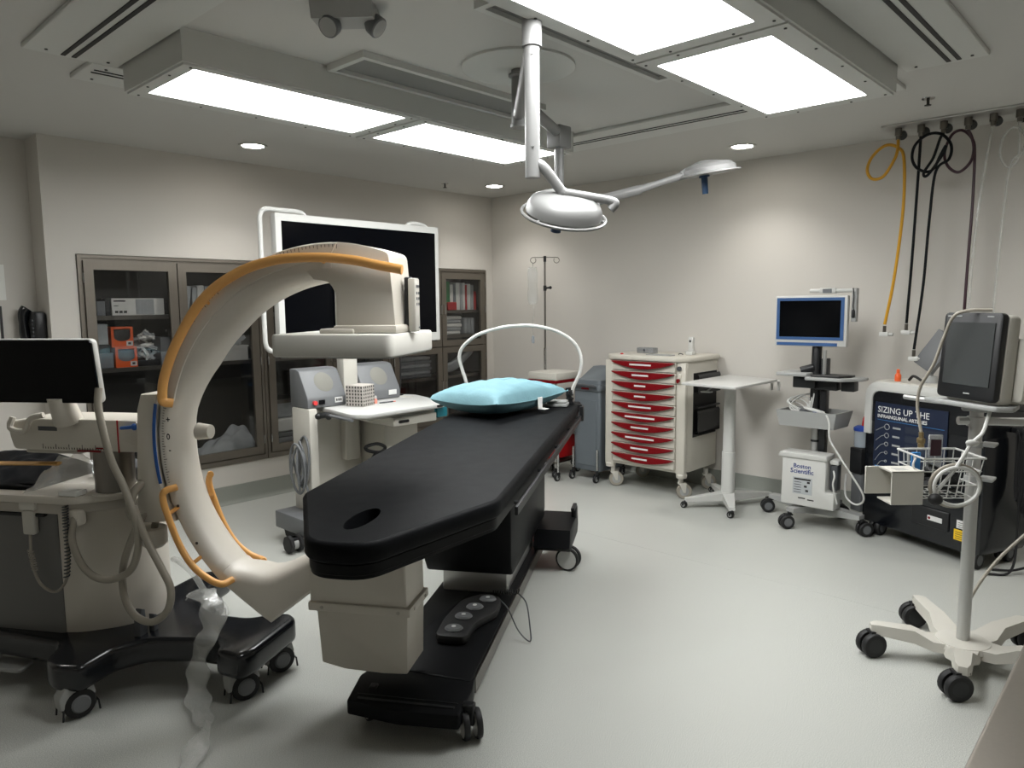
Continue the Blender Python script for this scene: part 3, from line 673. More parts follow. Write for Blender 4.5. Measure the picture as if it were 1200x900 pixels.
# ------------------------------------------------------------------ alcove phone and notices
t = thing('wall_phone', 'black handset in a cradle on the alcove wall', 'telephone', (1.44, 5.80, 1.38))
G().box(1.41, 1.489, 5.72, 5.90, 1.36, 1.58, .02).o('cradle', 'black', t)
g = G().tube([(1.40, 5.85, 1.385), (1.385, 5.85, 1.42), (1.38, 5.85, 1.50), (1.385, 5.85, 1.57), (1.405, 5.85, 1.60)], [.036, .034, .028, .034, .038], 12, sub=6); g.o('handset', 'blackgloss', t)
g = G()
for i in range(5): g.box(1.404, 1.41, 5.735, 5.80, 1.41+.026*i, 1.423+.026*i)
g.o('keys', 'dgrey', t)
single(G().box(1.02, 1.31, YD-.003, YD, 1.66, 1.90), 'wall_notice', 'paper', 'white printed sheet on the alcove wall', 'notice', (1.2, YD, 1.66))
t = thing('picture_frame', 'dark framed board on the alcove wall below the printed sheet', 'frame', (1.12, YD, 1.25))
G().plate([(.95, 1.2), (1.275, 1.2), (1.275, 1.62), (.95, 1.62)], [[(.965, 1.215), (1.26, 1.215), (1.26, 1.605), (.965, 1.605)]], 0, .018).mv(Matrix(((1, 0, 0, 0), (0, 0, 1, YD-.018), (0, 1, 0, 0), (0, 0, 0, 1)))).o('frame', 'black', t, 0)
G().box(.965, 1.26, YD-.008, YD-.001, 1.215, 1.605).o('board', 'paper', t, 0)
# outlet
t = thing('wall_outlet', 'white double socket low on the right wall beside the laser', 'outlet', (XR, .79, .32))
G().box(XR-.006, XR, .73, .85, .24, .42, .003, 1).o('plate', 'white', t)
for y in (.76, .82):
    g = G()
    for z in (.29, .37): g.box(XR-.0085, XR-.006, y-.016, y+.016, z-.022, z+.022)
    g.o('socket', 'lgrey', t)

# ------------------------------------------------------------------ IV pole
t = thing('iv_pole', 'slim steel drip stand with two hooks near the room corner', 'iv pole', (5.47, 4.64, 0))
px, py = 5.47, 4.64
g = G()
for k in range(5):
    q = 2*PI*k/5+.3; g.tube([(px, py, .11), (px+.15*math.cos(q), py+.15*math.sin(q), .10), (px+.27*math.cos(q), py+.27*math.sin(q), .075)], .014, 8, sub=3)
g.cyl((px, py, .07), (px, py, .14), .03, n=16); g.o('base', 'chrome', t)
for k in range(5):
    q = 2*PI*k/5+.3; caster(t, px+.265*math.cos(q), py+.265*math.sin(q), .03, .018, q, .075)
G().cyl((px, py, .12), (px, py, 1.17), .0125, n=14).o('lower_pole', 'chrome', t)
G().cyl((px, py, 1.1), (px, py, 2.04), .009, n=12).o('upper_pole', 'steel', t)
g = G().cyl((px, py, 1.73), (px, py, 1.78), .016, n=12); g.cyl((px, py, 1.755), (px+.03, py-.035, 1.76), .01, n=10); g.ell((px+.034, py-.04, 1.76), (.016, .016, .016), 10, 8); g.o('clamp', 'black', t)
g = G().cyl((px, py, 2.01), (px, py, 2.065), .014, n=12); g.o('top_cap', 'black', t)
dx, dy = .70, -.70
for s in (-1, 1):
    c = .115; P_ = [(px, py, 2.05), (px+s*dx*.09, py+s*dy*.09, 2.05), (px+s*dx*.085, py+s*dy*.085, 2.01)]
    pts = [(px, py, 2.052), (px+s*dx*.145, py+s*dy*.145, 2.052)]
    lo = [(px+s*dx*(c+.027*math.cos(R(q))), py+s*dy*(c+.027*math.cos(R(q))), 2.025+.027*math.sin(R(q))) for q in range(80, -230, -30)]
    g = G().tube(pts[:1]+[(px+s*dx*.07, py+s*dy*.07, 2.052)]+lo, .0035, 6, sub=3); g.o('hook', 'steel', t)
t = thing('iv_bag', 'clear drip bag with tubing hanging from the left hook of the stand', 'iv bag', (5.37, 4.70, 1.97))
def bagfn(u, v):
    w_ = .05*(1-.25*abs(2*v-1)**3)*(1+.08*math.sin(9*v)); return Vector((px-.085+dx*0, py+.085, 1.60))+Vector((dx, dy, 0))*(w_*math.cos(2*PI*u))+Vector((.7, .7, 0))*(.014*math.sin(PI*v)*math.sin(2*PI*u))+Vector((0, 0, .36*v))
g = G().surf(bagfn, 18, 14); g.tube([(px-.085, py+.085, 1.955), (px-.083, py+.083, 2.0)], .004, 6, sub=1); g.o('bag', 'film', t)
g = G().tube([(px-.085, py+.085, 1.60), (px-.075, py+.08, 1.52), (px-.09, py+.085, 1.42), (px-.085, py+.083, 1.30)], .003, 6); g.o('tubing', 'hoseclear', t)
g = G().lathe([(0, 0), (.012, .004), (.016, .03), (.012, .07), (.004, .08)], (px-.085, py+.083, 1.215), 12); g.o('drip_chamber', 'liquid', t)

# ------------------------------------------------------------------ grey bin, red cart behind the table
t = thing('wheeled_bin', 'tall blue-grey plastic bin with a moulded handle beside the drawer cart', 'bin', (5.42, 3.94, 0))
g = G().prism(rpoly([(5.22, 3.79), (5.62, 3.79), (5.62, 4.09), (5.22, 4.09)], .03), 'z', .09, .92, .012); g.o('body', 'bin', t)
g = G().prism(rpoly([(5.20, 3.775), (5.64, 3.775), (5.64, 4.105), (5.20, 4.105)], .035), 'z', .82, .88, .012); g.o('rim', 'bin', t)
g = G().prism([(5.26, .9), (5.62, .9), (5.62, 1.02), (5.50, 1.02), (5.36, .95)], 'y', 3.80, 4.08, .01); g.o('hood', 'bin', t)
g = G().tube([(5.19, 3.82, .86), (5.165, 3.85, .875), (5.165, 4.03, .875), (5.19, 4.06, .86)], .012, 8, sub=4); g.o('handle', 'dgrey', t)
G().box(5.213, 5.22, 3.83, 4.05, .14, .74, .003, 1).o('front_panel', 'bin', t)
G().box(5.193, 5.20, 3.90, 3.98, .835, .85).o('red_label', 'red', t, 0)
for x, y in ((5.19, 3.80), (5.19, 4.07), (5.60, 3.80), (5.60, 4.07)):
    G().cyl((x, y, .1), (x, y, .30), .009, n=10).o('caster_stem', 'chrome', t); caster(t, x, y, .038, .022, PI, .11)
t = thing('red_supply_cart', 'white-topped cart with red bins behind the table head', 'cart', (5.28, 4.36, 0))
G().box(5.10, 5.46, 4.20, 4.54, .90, .97, .012).o('top', 'offwhite', t)
G().box(5.095, 5.465, 4.195, 4.545, .875, .90, .003, 1).o('red_band', 'red', t)
for x in (5.11, 5.45):
    for y in (4.21, 4.53): G().cyl((x, y, .07), (x, y, .88), .009, n=10).o('post', 'chrome', t); caster(t, x, y, .035, .02, PI, .09)
for z in (.16, .42):
    G().prism([(5.13, z), (5.43, z), (5.44, z+.2), (5.12, z+.2)], 'y', 4.24, 4.50, .01).o('bin', 'redbin', t)
G().box(5.10, 5.46, 4.20, 4.54, .13, .145).o('lower_shelf', 'steel', t)
G().box(5.10, 5.46, 4.20, 4.54, .395, .41).o('middle_shelf', 'steel', t)
t = thing('folding_frame', 'slanted flat steel bar on wheels beyond the table head', 'frame', (5.05, 4.14, 0))
g = G().tube([(4.85, 4.26, .09), (5.12, 4.02, .57)], (.006, .02), 8, sub=1, flat=(0, 0, 1)); g.o('slanted_bar', 'steel', t)
G().cyl((5.02, 4.11, .06), (5.02, 4.11, .40), .01, n=10).o('upright', 'chrome', t)
caster(t, 5.02, 4.11, .035, .022, PI, .08); caster(t, 4.87, 4.25, .03, .02, PI, .08)
g = G().box(5.09, 5.16, 4.0, 4.05, .565, .585, .004); g.o('end_cap', 'black', t)

# ------------------------------------------------------------------ red drawer cart (frame faces -x)
CR = -PI/2
t = thing('drawer_cart', 'beige medical cart with ten red-handled drawers', 'cart', (0, 0, 0), (5.15, 3.69, 0), CR)
W = .75; D_ = .57; zb, zt = .215, 1.125
g = G().prism([(.07, .02), (.70, .02), (.765, .12), (.765, D_), (0, D_), (0, .10)], 'z', zb, zt, .01); g.o('body', 'beige', t)
G().prism(rpoly([(.06, -.02), (.71, -.02), (.79, .10), (.79, D_+.01), (-.025, D_+.01), (-.025, .08)], .03), 'z', zt, zt+.04, .012).o('top', 'beige', t)
for x in (.035, .735):
    g = G().prism(rpoly([(x-.04, .012), (x+.04, .012), (x+.04, .06), (x-.04, .06)], .012), 'z', zb-.01, zt-.005, .008); g.o('corner_pillar', 'beige', t)
    g = G().lathe([(0, zb-.04), (.042, zb-.035), (.046, zb-.01), (.04, zb), (0, zb)], (x, .045, 0), 18); g.o('bumper', 'beige', t)
n_ = 10; pitch = (zt-.006-zb-.02)/n_; x0, x1 = .083, .692
labw = (.21, .16, .11, .11, .22, .29, .17, .28, .17, .15)
for i in range(n_):
    z1 = zt-.004-i*pitch; z0 = z1-pitch+.005
    d = G().box(x0, x1, -.004, .03, z0, z1, .004, 1).o('drawer', 'beige', t)
    h = .066; k = 14
    poly = [(x0+.004, z1-.004), (x1-.004, z1-.004)]+[(x1-.006-(x1-x0-.012)*j/k, z1-.012-(h-.012)*math.sin(PI*j/k)**.85) for j in range(k+1)]
    g = G().prism(poly, 'y', -.034, -.003, .004, 1); g.o('handle', 'red', d)
    c = (x0+x1)/2-.01
    G().box(c-labw[i]/2, c+labw[i]/2, -.0358, -.0345, z1-.036, z1-.022).o('label_strip', 'tag', d, 0)
g = G().cyl((.722, -.004, 1.075), (.722, .02, 1.075), .019, n=18); g.o('dial_lock', 'dgrey', t)
g = G().box(.708, .736, .0, .013, .95, 1.03, .003, 1); g.o('lock_plate', 'beige', t)
g = G().cyl((.72, -.014, .98), (.72, .0, .98), .015, n=12); g.box(.712, .728, -.02, -.012, .96, .995, .003, 1); g.o('lock_key', 'red', t)
G().box(.765, .769, .16, D_-.02, .50, 1.03).o('side_panel', 'rubber', t, 0)
for z in (.53, .74): G().box(.769, .81, .17, D_-.03, z, z+.012).o('side_shelf', 'black', t, 0)
G().prism([(.769, .53), (.81, .53), (.81, .70), (.80, .72), (.80, .54), (.769, .54)], 'y', .17, D_-.03).o('side_pocket', 'black', t, 0)
for z in (.9, ): G().prism([(.769, .86), (.81, .86), (.81, 1.0), (.80, 1.02), (.80, .87), (.769, .87)], 'y', .17, D_-.03).o('side_pocket', 'black', t, 0)
for x in (.05, .72):
    for y in (.06, D_-.09): caster(t, x, y, .064, .034, R(43), zb-.03, 'offwhite', 'cable', 'lgrey')
# things on the cart
m = Matrix.Translation((5.15, 3.69, 0)) @ Matrix.Rotation(CR, 4, 'Z')
zt2 = zt+.0405
g = G().prism(rrect(-.085, .085, -.05, .05, .02), 'z', 0, .004)
for s in range(1): pass
tr = thing('clear_tray', 'clear plastic tray on the back of the drawer cart', 'tray', (0, 0, 0), m @ Vector((.21, .34, zt2)), CR)
g.o('floor_sheet', 'tray', tr)
outer = rrect(-.085, .085, -.05, .05, .02); inner = rrect(-.082, .082, -.047, .047, .018)
G().plate(outer, [inner], .004, .045).o('side_wall', 'tray', tr)
G().cyl((0, -.0502, .024), (0, -.052, .024), .012, n=14).o('sticker', 'dgrey', tr)
tr = thing('flat_tray', 'shallow grey dish set into the front of the cart top', 'tray', (0, 0, 0), m @ Vector((.47, .13, zt2)), CR)
G().plate(rrect(-.12, .12, -.05, .05, .02), [rrect(-.105, .105, -.038, .038, .015)], 0, .008).o('rim', 'lgrey', tr); G().prism(rrect(-.105, .105, -.038, .038, .015), 'z', 0, .002).o('dish', 'grey', tr)
tr = thing('thermometer', 'white handheld thermometer standing in its dock on the cart', 'thermometer', (0, 0, 0), m @ Vector((.64, .33, zt2)), CR)
g = G().prism(rrect(-.035, .035, -.04, .04, .015), 'z', 0, .03, .006); g.box(-.025, .025, -.005, .03, .03, .05, .006); g.o('dock', 'white', tr)
g = G().prism([(-.005, .04), (.022, .04), (.028, .09), (.03, .145), (.0, .15), (-.012, .12)], 'x', -.022, .022, .006); g.o('body', 'white', tr)
G().box(-.008, .008, -.014, -.008, .105, .125, .002, 1).o('display', 'black', tr)
tr = thing('red_marker_cap', 'tiny red cap lying on the left of the cart top', 'cap', (0, 0, 0), m @ Vector((.12, .08, zt2)), CR)
G().lathe([(0, 0), (.014, 0), (.014, .006), (.009, .01), (0, .011)], n=14).o('cap', 'redbin', tr); G().box(-.03, .06, .004, .012, 0, .003).o('white_strip', 'tag', tr, 0)
tr = thing('binder_clip', 'tiny black clip beside the thermometer dock', 'clip', (0, 0, 0), m @ Vector((.585, .26, zt2)), CR)
G().tube([(-.02, 0, .005), (0, 0, .012), (.02, .01, .005)], .004, 6).o('clip', 'black', tr)

# ------------------------------------------------------------------ overbed table
ox, oy = 5.24, 2.57
t = thing('overbed_table', 'white overbed table on a single column beside the drawer cart', 'table', (ox, oy, 0))
tp = rpoly([(4.89, 2.80), (4.83, 2.33), (5.56, 2.33), (5.66, 2.80)], .02)
G().prism(tp, 'z', .98, 1.0, .006).o('tabletop', 'tabletop', t)
G().prism(rpoly([(5.05, 2.70), (5.02, 2.43), (5.43, 2.43), (5.46, 2.70)], .03), 'z', .955, .98, .004).o('bracket', 'lgrey', t)
G().prism(rrect(ox-.035, ox+.035, oy-.045, oy+.045, .03), 'z', .44, .955).o('upper_column', 'white', t)
G().prism(rrect(ox-.04, ox+.04, oy-.05, oy+.05, .033), 'z', .075, .442, .003, 1).o('lower_column', 'white', t)
for (x, y) in ((4.99, 2.80), (4.97, 2.40), (5.60, 2.38), (5.56, 2.86)):
    d = Vector((x-ox, y-oy, 0)); s_ = Vector((-d.y, d.x, 0)).normalized()
    V = []
    for q, hw, z0, z1 in ((0, .05, .06, .125), (1, .022, .055, .08)):
        p = Vector((ox, oy, 0))+d*q
        for sg, z in ((-1, z0), (1, z0), (1, z1), (-1, z1)): V.append(p+s_*(hw*sg)+Vector((0, 0, z)))
    G().raw(V, [(0, 1, 2, 3), (7, 6, 5, 4), (0, 4, 5, 1), (1, 5, 6, 2), (2, 6, 7, 3), (3, 7, 4, 0)]).o('foot', 'white', t)
    caster(t, x, y, .026, .03, R(90), .06)
g = G().box(4.97, 5.02, 2.60, 2.68, .925, .935, .003, 1); g.tube([(5.0, 2.64, .935), (5.06, 2.62, .965)], .006, 6, sub=1); g.o('lever', 'lgrey', t)
for y in (2.345, 2.40): G().tube([(5.60, y, .982), (5.615, y, .95), (5.61, y, .905)], .012, 8, sub=3).o('hook', 'white', t)

# ------------------------------------------------------------------ computer cart (faces -x)
t = thing('computer_cart', 'rolling computer cart with blue-framed monitor and cable tray', 'computer cart', (0, 0, 0), (5.26, 1.92, 0), CR)
# local x = towards the picture right (-y), local y = depth (+x)
g = G()
legs = [(-.34, .07), (-.07, -.24), (.37, -.10), (.10, .25)]
for (x, y) in legs:
    d = Vector((x, y, 0)); s_ = Vector((-d.y, d.x, 0)).normalized(); V = []
    for q, hw, z0, z1 in ((.05, .07, .09, .15), (.6, .04, .10, .15), (1, .03, .115, .145)):
        p = d*q
        for sg, z in ((-1, z0), (1, z0), (1, z1), (-1, z1)): V.append(p+s_*(hw*sg)+Vector((0, 0, z)))
    F = [(0, 1, 2, 3), (11, 10, 9, 8)]
    for k in (0, 4): F += [(k+i, k+4+i, k+4+(i+1) % 4, k+(i+1) % 4) for i in range(4)]
    g.raw(V, F)
g.cyl((0, 0, .085), (0, 0, .16), .085, .07, 20); g.o('base', 'lgrey', t)
for (x, y), yw in zip(legs, (R(215), R(228), R(50), R(40))): caster(t, x, y, .05, .026, yw, .118, 'black', 'rubber', 'grey', True)
G().cyl((0, .0, .14), (0, .0, .80), .027, n=18).o('column', 'alu', t)
g = G().box(.03, .075, -.02, .045, .50, 1.2, .006); g.o('cable_cover', 'black', t)
g = G().cyl((0, 0, .60), (0, 0, .615), .029, n=18); g.cyl((0, 0, .52), (0, 0, .53), .029, n=18); g.o('collar', 'black', t)
# cable tray
B0 = [(-.21, -.13), (.17, -.13), (.19, .10), (-.19, .10)]; B1 = [(-.23, -.15), (.19, -.15), (.215, .12), (-.205, .12)]
def tub(z0, z1, P0, P1, th, mat, par, name):
    g = G(); V = [Vector((*p, z0)) for p in P0]+[Vector((*p, z1)) for p in P1]
    ins = lambda P, z: [Vector((p[0]*(1-th), p[1]*(1-th)-.0, z)) for p in P]
    V += ins(P0, z0+.006)+ins(P1, z1)
    F = [(3, 2, 1, 0)]+[(i, (i+1) % 4, 4+(i+1) % 4, 4+i) for i in range(4)]+[(8, 9, 10, 11)]+[(8+(i+1) % 4, 8+i, 12+i, 12+(i+1) % 4) for i in range(4)]+[(4+i, 4+(i+1) % 4, 12+(i+1) % 4, 12+i) for i in range(4)]
    return g.raw(V, F).o(name, mat, par, 0)
tub(.715, .83, B0, B1, .06, 'lgrey', t, 'tray')
g = G().box(-.24, -.02, -.15, .10, 1.075, 1.10, .008); g.o('side_shelf', 'lgrey', t)
g = G().prism(rpoly([(-.03, -.17), (.22, -.17), (.33, -.02), (.33, .06), (-.03, .06)], .02), 'z', 1.055, 1.078, .006); g.o('work_surface', 'lgrey', t)
g = G().prism(rpoly([(0, -.14), (.20, -.14), (.25, -.05), (.25, .03), (0, .03)], .01), 'z', 1.078, 1.092, .003, 1); g.o('keyboard', 'black', t)
g = G().box(-.14, .02, -.09, .06, .99, 1.072, .008); g.box(.0, .16, -.06, .05, .98, 1.052, .01); g.box(.18, .27, -.05, .04, .98, 1.05, .006); g.o('under_mount', 'black', t)
g = G().tube([(-.01, 0, .8), (-.01, .0, 1.05), (-.015, .02, 1.26), (-.02, .05, 1.38)], .034, 12, sub=4); g.cyl((-.10, -.05, 1.11), (-.02, -.02, 1.135), .028, n=12); g.o('neck', 'black', t)
G().cyl((.055, -.02, 1.08), (.055, -.02, 1.26), .013, n=12).o('lift_rod', 'alu', t)
# monitor
mx0, mx1, mz0, mz1, my = -.30, .20, 1.285, 1.642, -.04
m_ = Matrix.Translation((0, my, 0)) @ Matrix.Rotation(R(2), 4, 'Z')
mon = G().box(mx0, mx1, 0, .055, mz0, mz1, .01).mv(m_).o('monitor', 'white', t)
G().plate([(mx0+.014, mz0+.045), (mx1-.02, mz0+.045), (mx1-.02, mz1-.014), (mx0+.014, mz1-.014)], [[(mx0+.035, mz0+.066), (mx1-.043, mz0+.066), (mx1-.043, mz1-.035), (mx0+.035, mz1-.035)]], 0, .004).mv(Matrix(((1, 0, 0, 0), (0, 0, 1, -.004), (0, 1, 0, 0), (0, 0, 0, 1)))).mv(m_).o('bezel', 'bluebezel', mon, 0)
G().box(mx0+.035, mx1-.043, -.002, .0, mz0+.066, mz1-.035).mv(m_).o('screen', 'screen', mon, 0)
G().box(mx0+.02, mx1-.06, -.004, .0, mz0+.004, mz0+.026).mv(m_).o('control_strip', 'bluebezel', mon, 0)
g = G().box(-.06, .10, .03, .07, 1.30, 1.55, .008); g.o('monitor_back', 'lgrey', mon)
g = G().tube([(-.07, .0, 1.675), (.24, .0, 1.675)], .014, 10, sub=1); g.box(.0, .11, -.02, .02, 1.655, 1.695, .006); g.o('scanner_bar', 'white', t)
g = G().box(.025, .085, -.024, -.02, 1.66, 1.688); g.o('camera_face', 'grey', t, 0)
G().box(.215, .25, -.01, .03, 1.46, 1.69, .004, 1).o('bracket', 'lgrey', t)
g = G().tube([(.225, -.015, 1.69), (.235, -.025, 1.63), (.232, -.025, 1.57), (.235, -.02, 1.54)], .004, 6); g.lathe([(0, 0), (.011, .006), (.011, .05), (.006, .06)], (.233, -.022, 1.485), 10); g.o('hanging_plug', 'rubber', t)
# tangle of cables in the tray
tr = thing('cable_bundle', 'white cables coiled in the grey tray of the computer cart', 'cable', (0, 0, 0), (5.26, 1.92, .76), CR)
for k in range(5):
    c = (-.13+.01*k, -.03); pts = [(c[0]+(.07+.006*k)*math.cos(R(q))*.9, c[1]+.06*math.sin(R(q)), .045+.006*k+(.075+.012*k)*max(0, math.sin(R(q*.5+20*k)))) for q in range(0, 360, 30)]
    G().tube(pts, .005, 6, True, 4).o('coil', 'cablew', tr)
g = G().prism(rpoly([(-.10, .0), (.05, -.02), (.06, .07), (-.08, .08)], .01), 'y', -.10, -.02, .006); g.o('grey_pouch', 'dgrey', tr)
g = G().tube([(-.04, -.10, .09), (.03, -.10, .075), (.09, -.09, .06)], [.014, .016, .014], 10, sub=4); g.o('handpiece', 'white', tr)
g = G().box(.02, .045, -.125, -.10, .03, .07, .004); g.o('blue_clip', 'inkblue', tr)
g = G().tube([(.05, -.08, .075), (.12, -.14, .06), (.155, -.17, 0), (.17, -.19, -.10), (.25, -.20, -.22), (.34, -.21, -.34), (.40, -.20, -.44), (.395, -.18, -.50), (.34, -.16, -.53), (.27, -.12, -.50), (.235, -.05, -.44), (.23, -.02, -.36)], .0065, 8); g.o('trailing_cable', 'cablew', tr)

# white imaging box hung on the column
t = thing('imaging_module', 'white boxy module with printed logo hung on the computer cart column', 'medical device', (0, 0, 0), (5.26, 1.92, .135), CR)
g = G().prism(rpoly([(-.155, .03), (-.15, .385), (.155, .385), (.155, .15), (.215, .15), (.215, .03)], .012), 'y', -.20, -.065, .008); g.o('body', 'white', t)
g = G().prism(rpoly([(-.18, .37), (-.165, .405), (.16, .405), (.16, .37)], .008), 'y', -.21, -.05, .006); g.o('lid', 'white', t)
g = G().box(.165, .215, -.15, -.07, .16, .34, .008); g.o('connector_block', 'dgrey', t)
G().box(.165, .225, -.16, -.06, .345, .375, .006).o('connector_hood', 'white', t)
f = lambda s, x0, z0: (lambda x, y: (x0+x, -.2008, z0+y))
text_g('Boston', .043, f(0, -.07, .30), True).o('logo', 'inkblue', t, 0)
text_g('Scientific', .046, f(0, -.09, .262), True).o('logo', 'inkblue', t, 0)
d = G().box(-.07, .065, -.202, -.2, .115, .235).o('picture_label', 'paperg', t, 0)
g = G().box(-.06, .055, -.2026, -.202, .215, .227)
for i in range(5): g.box(-.06, -.01, -.2026, -.202, .125+.018*i, .129+.018*i)
for (x, z) in ((.01, .165), (.03, .195), (.02, .135)): g.box(x, x+.02, -.2026, -.202, z, z+.015)
g.o('print', 'ink', d, 0)
G().box(-.03, .02, -.2015, -.2, .082, .09).o('caption_bar', 'ink', t, 0)
G().box(.035, .08, -.2015, -.2, .076, .084).o('caption_bar', 'ink', t, 0)
g = G().tube([(.19, -.15, .30), (.21, -.19, .27), (.205, -.2, .22), (.215, -.19, .15), (.23, -.18, .08)], .006, 8); g.o('cable', 'cablew', t)

# ------------------------------------------------------------------ laser console with poster
LR = math.atan2(-.901, -.433)
LL = Vector((5.28, 1.60, 0))
t = thing('laser_console', 'black and white wheeled laser console with a printed poster on its front', 'medical device', (0, 0, 0), LL, LR)
LW, LD, LH = .86, .43, 1.06
g = G().prism(rpoly([(0, .12), (.02, .08), (.84, .08), (.86, .12), (.86, .80), (0, .80)], .015), 'y', .015, LD, .012); g.o('lower_body', 'blackgloss', t)
hood = rpoly([(0, .70), (0, LH), (LW, LH), (LW, LH-.06), (.055, LH-.06), (.055, .70)], [.005, .12, .02, .01, .07, .005], 6)
G().prism(hood, 'y', 0, LD, .01).o('white_hood', 'white', t)
G().box(.056, LW-.002, .012, LD-.01, .79, LH-.061).o('front_panel', 'blackgloss', t, 0)
G().box(.05, LW-.05, .03, LD-.03, LH-.03, LH+.006, .004, 1).o('top_plate', 'offwhite', t)
# poster
py_ = .009
po = G().box(.085, .62, py_-.003, py_, .44, .925).o('poster', 'poster', t, 0)
pf = lambda x0, z0: (lambda x, y: (x0+x, py_-.0036, z0+y))
text_g('SIZING UP THE', .058, pf(.105, .858)).o('poster_title', 'tag', po, 0)
text_g('INFRAINGUINAL ARTERIES', .0315, pf(.105, .822), True).o('poster_title', 'tag', po, 0)
g = G().box(.105, .60, py_-.0036, py_-.003, .806, .808); g.o('poster_rule', 'posterblue', po, 0)
for i in range(5):
    z = .765-.058*i
    c = (.185, z); r_ = .019-.003*i
    g = G().tube([(c[0]+r_*math.cos(2*PI*k/14), py_-.004, c[1]+r_*math.sin(2*PI*k/14)) for k in range(14)], .0022, 5, True, 1)
    g.tube([(c[0]-r_, py_-.004, c[1]), (.14, py_-.004, c[1]-.012), (.10, py_-.004, c[1]-.035-.01*i)], .0018, 5, sub=4); g.o('artery_diagram', 'lgrey', po)
    g = G().box(.23, .29-.006*(i % 2), py_-.0036, py_-.003, z-.006, z+.006); g.o('size_caption', 'lgrey', po, 0)
    G().box(.325, .59, py_-.0036, py_-.003, z-.02, z+.022).o('text_block', 'posterdark', po, 0)
G().box(.10, .605, py_-.0036, py_-.003, .448, .492).o('poster_band', 'posterblue', po, 0)
# lower fittings
G().box(.40, .66, .004, .016, .18, .30, .004, 1).o('recess_cover', 'black', t)
def lab(x0, x1, z0, z1, mat, lines, nm):
    d = G().box(x0, x1, .011, .0145, z0, z1).o(nm, mat, t, 0)
    g = G(); h = (z1-z0)/(lines+1)
    for i in range(lines): g.box(x0+.01, x1-.01-.01*(i % 2), .0105, .011, z0+h*(i+.7), z0+h*(i+.95))
    g.o('print', 'ink', d, 0)
lab(.71, .80, .225, .275, 'tag', 3, 'rating_label'); lab(.695, .81, .15, .215, 'yellow', 4, 'warning_label')
d = G().box(.52, .62, .0005, .004, .225, .255).o('caution_label', 'tag', t, 0); g = G().cyl((.533, .0002, .24), (.533, -.0004, .24), .009, n=12); g.o('print', 'red', d)
for (x, y) in ((.10, .08), (.80, .07), (.10, LD-.06), (.78, LD-.06)): caster(t, x, y, .055, .03, R(-80), .13, 'black', 'rubber', 'grey', True)
g = G().box(-.10, .0, -.01, .09, .55, .58, .005); g.box(-.10, .0, -.01, .10, .40, .555, .006); g.o('canister_bracket', 'black', t)
g = G().lathe([(0, .585), (.042, .585), (.045, .60), (.045, .70), (0, .70)], (-.055, .04, 0), 20); g.o('suction_canister', 'liquid', t)
g = G().lathe([(0, .70), (.05, .70), (.05, .722), (.03, .735), (0, .735)], (-.055, .04, 0), 20); g.o('canister_lid', 'bluelid', t)
g = G().tube([(-.045, .04, .735), (-.03, .04, .80), (.005, .05, .81)], .007, 6); g.o('red_tube', 'redbin', t)
G().box(-.09, -.002, .0, .2, .13, .40, .008).o('grey_side_box', 'grey', t)
# console screen folded back on top
g = G().cyl((.33, .20, LH), (.33, .20, LH+.05), .05, .04, 16); g.cyl((.33, .20, LH+.04), (.33, .20, LH+.14), .018, n=10); g.o('screen_neck', 'lgrey', t)
m = Matrix.Translation((.345, .22, LH+.21)) @ Matrix.Rotation(R(28), 4, 'Y') @ Matrix.Rotation(R(-16), 4, 'X')
G().box(-.075, .075, -.02, .02, -.13, .13, .008).mv(m).o('folded_screen', 'grey', t)
g = G().tube([(.24, .12, LH+.02), (.29, .10, LH+.05), (.34, .12, LH+.02)], .009, 8); g.o('black_clip', 'rubber', t)
m = Matrix.Translation(LL) @ Matrix.Rotation(LR, 4, 'Z')
tr = thing('orange_bottle', 'small orange bottle on top of the laser console', 'bottle', (0, 0, 0), m @ Vector((.17, .10, LH+.0065)), LR)
G().lathe([(0, 0), (.018, 0), (.02, .006), (.02, .04), (.014, .05), (.01, .055), (0, .055)], n=16).o('body', 'amber', tr)
G().lathe([(0, .055), (.011, .055), (.011, .075), (.006, .08), (0, .08)], n=12).o('cap', 'amber', tr)
# hanging black cables on the console's right side
tr = thing('power_cable', 'black power cables looped over a hook at the right of the laser', 'cable', (0, 0, 0), m @ Vector((.90, .22, .0)), LR)
for k in range(6):
    d = .012*k
    pts = [(.0+d, .02*math.sin(k), .84), (.03+d, .01, .70), (.035+d, .0, .50-.02*k), (.01+d, .01, .42-.02*k), (-.01+d, .02, .52), (-.01+d, .02, .72)]
    G().tube(pts, .008, 6, True, 5).o('loop', 'rubber', tr)
G().tube([(.03, 0, .5), (.05, -.02, .25), (.08, -.10, .03), (.02, -.22, .008)], .007, 6).o('lead', 'rubber', tr)
G().tube([(.07, 0, .6), (.13, .05, .35), (.16, .03, .12), (.08, -.05, .03), (-.02, -.12, .008)], .007, 6).o('lead', 'rubber', tr)
g = G().box(-.04, .08, .0, .03, .82, .85, .006); g.o('hook', 'black', tr)

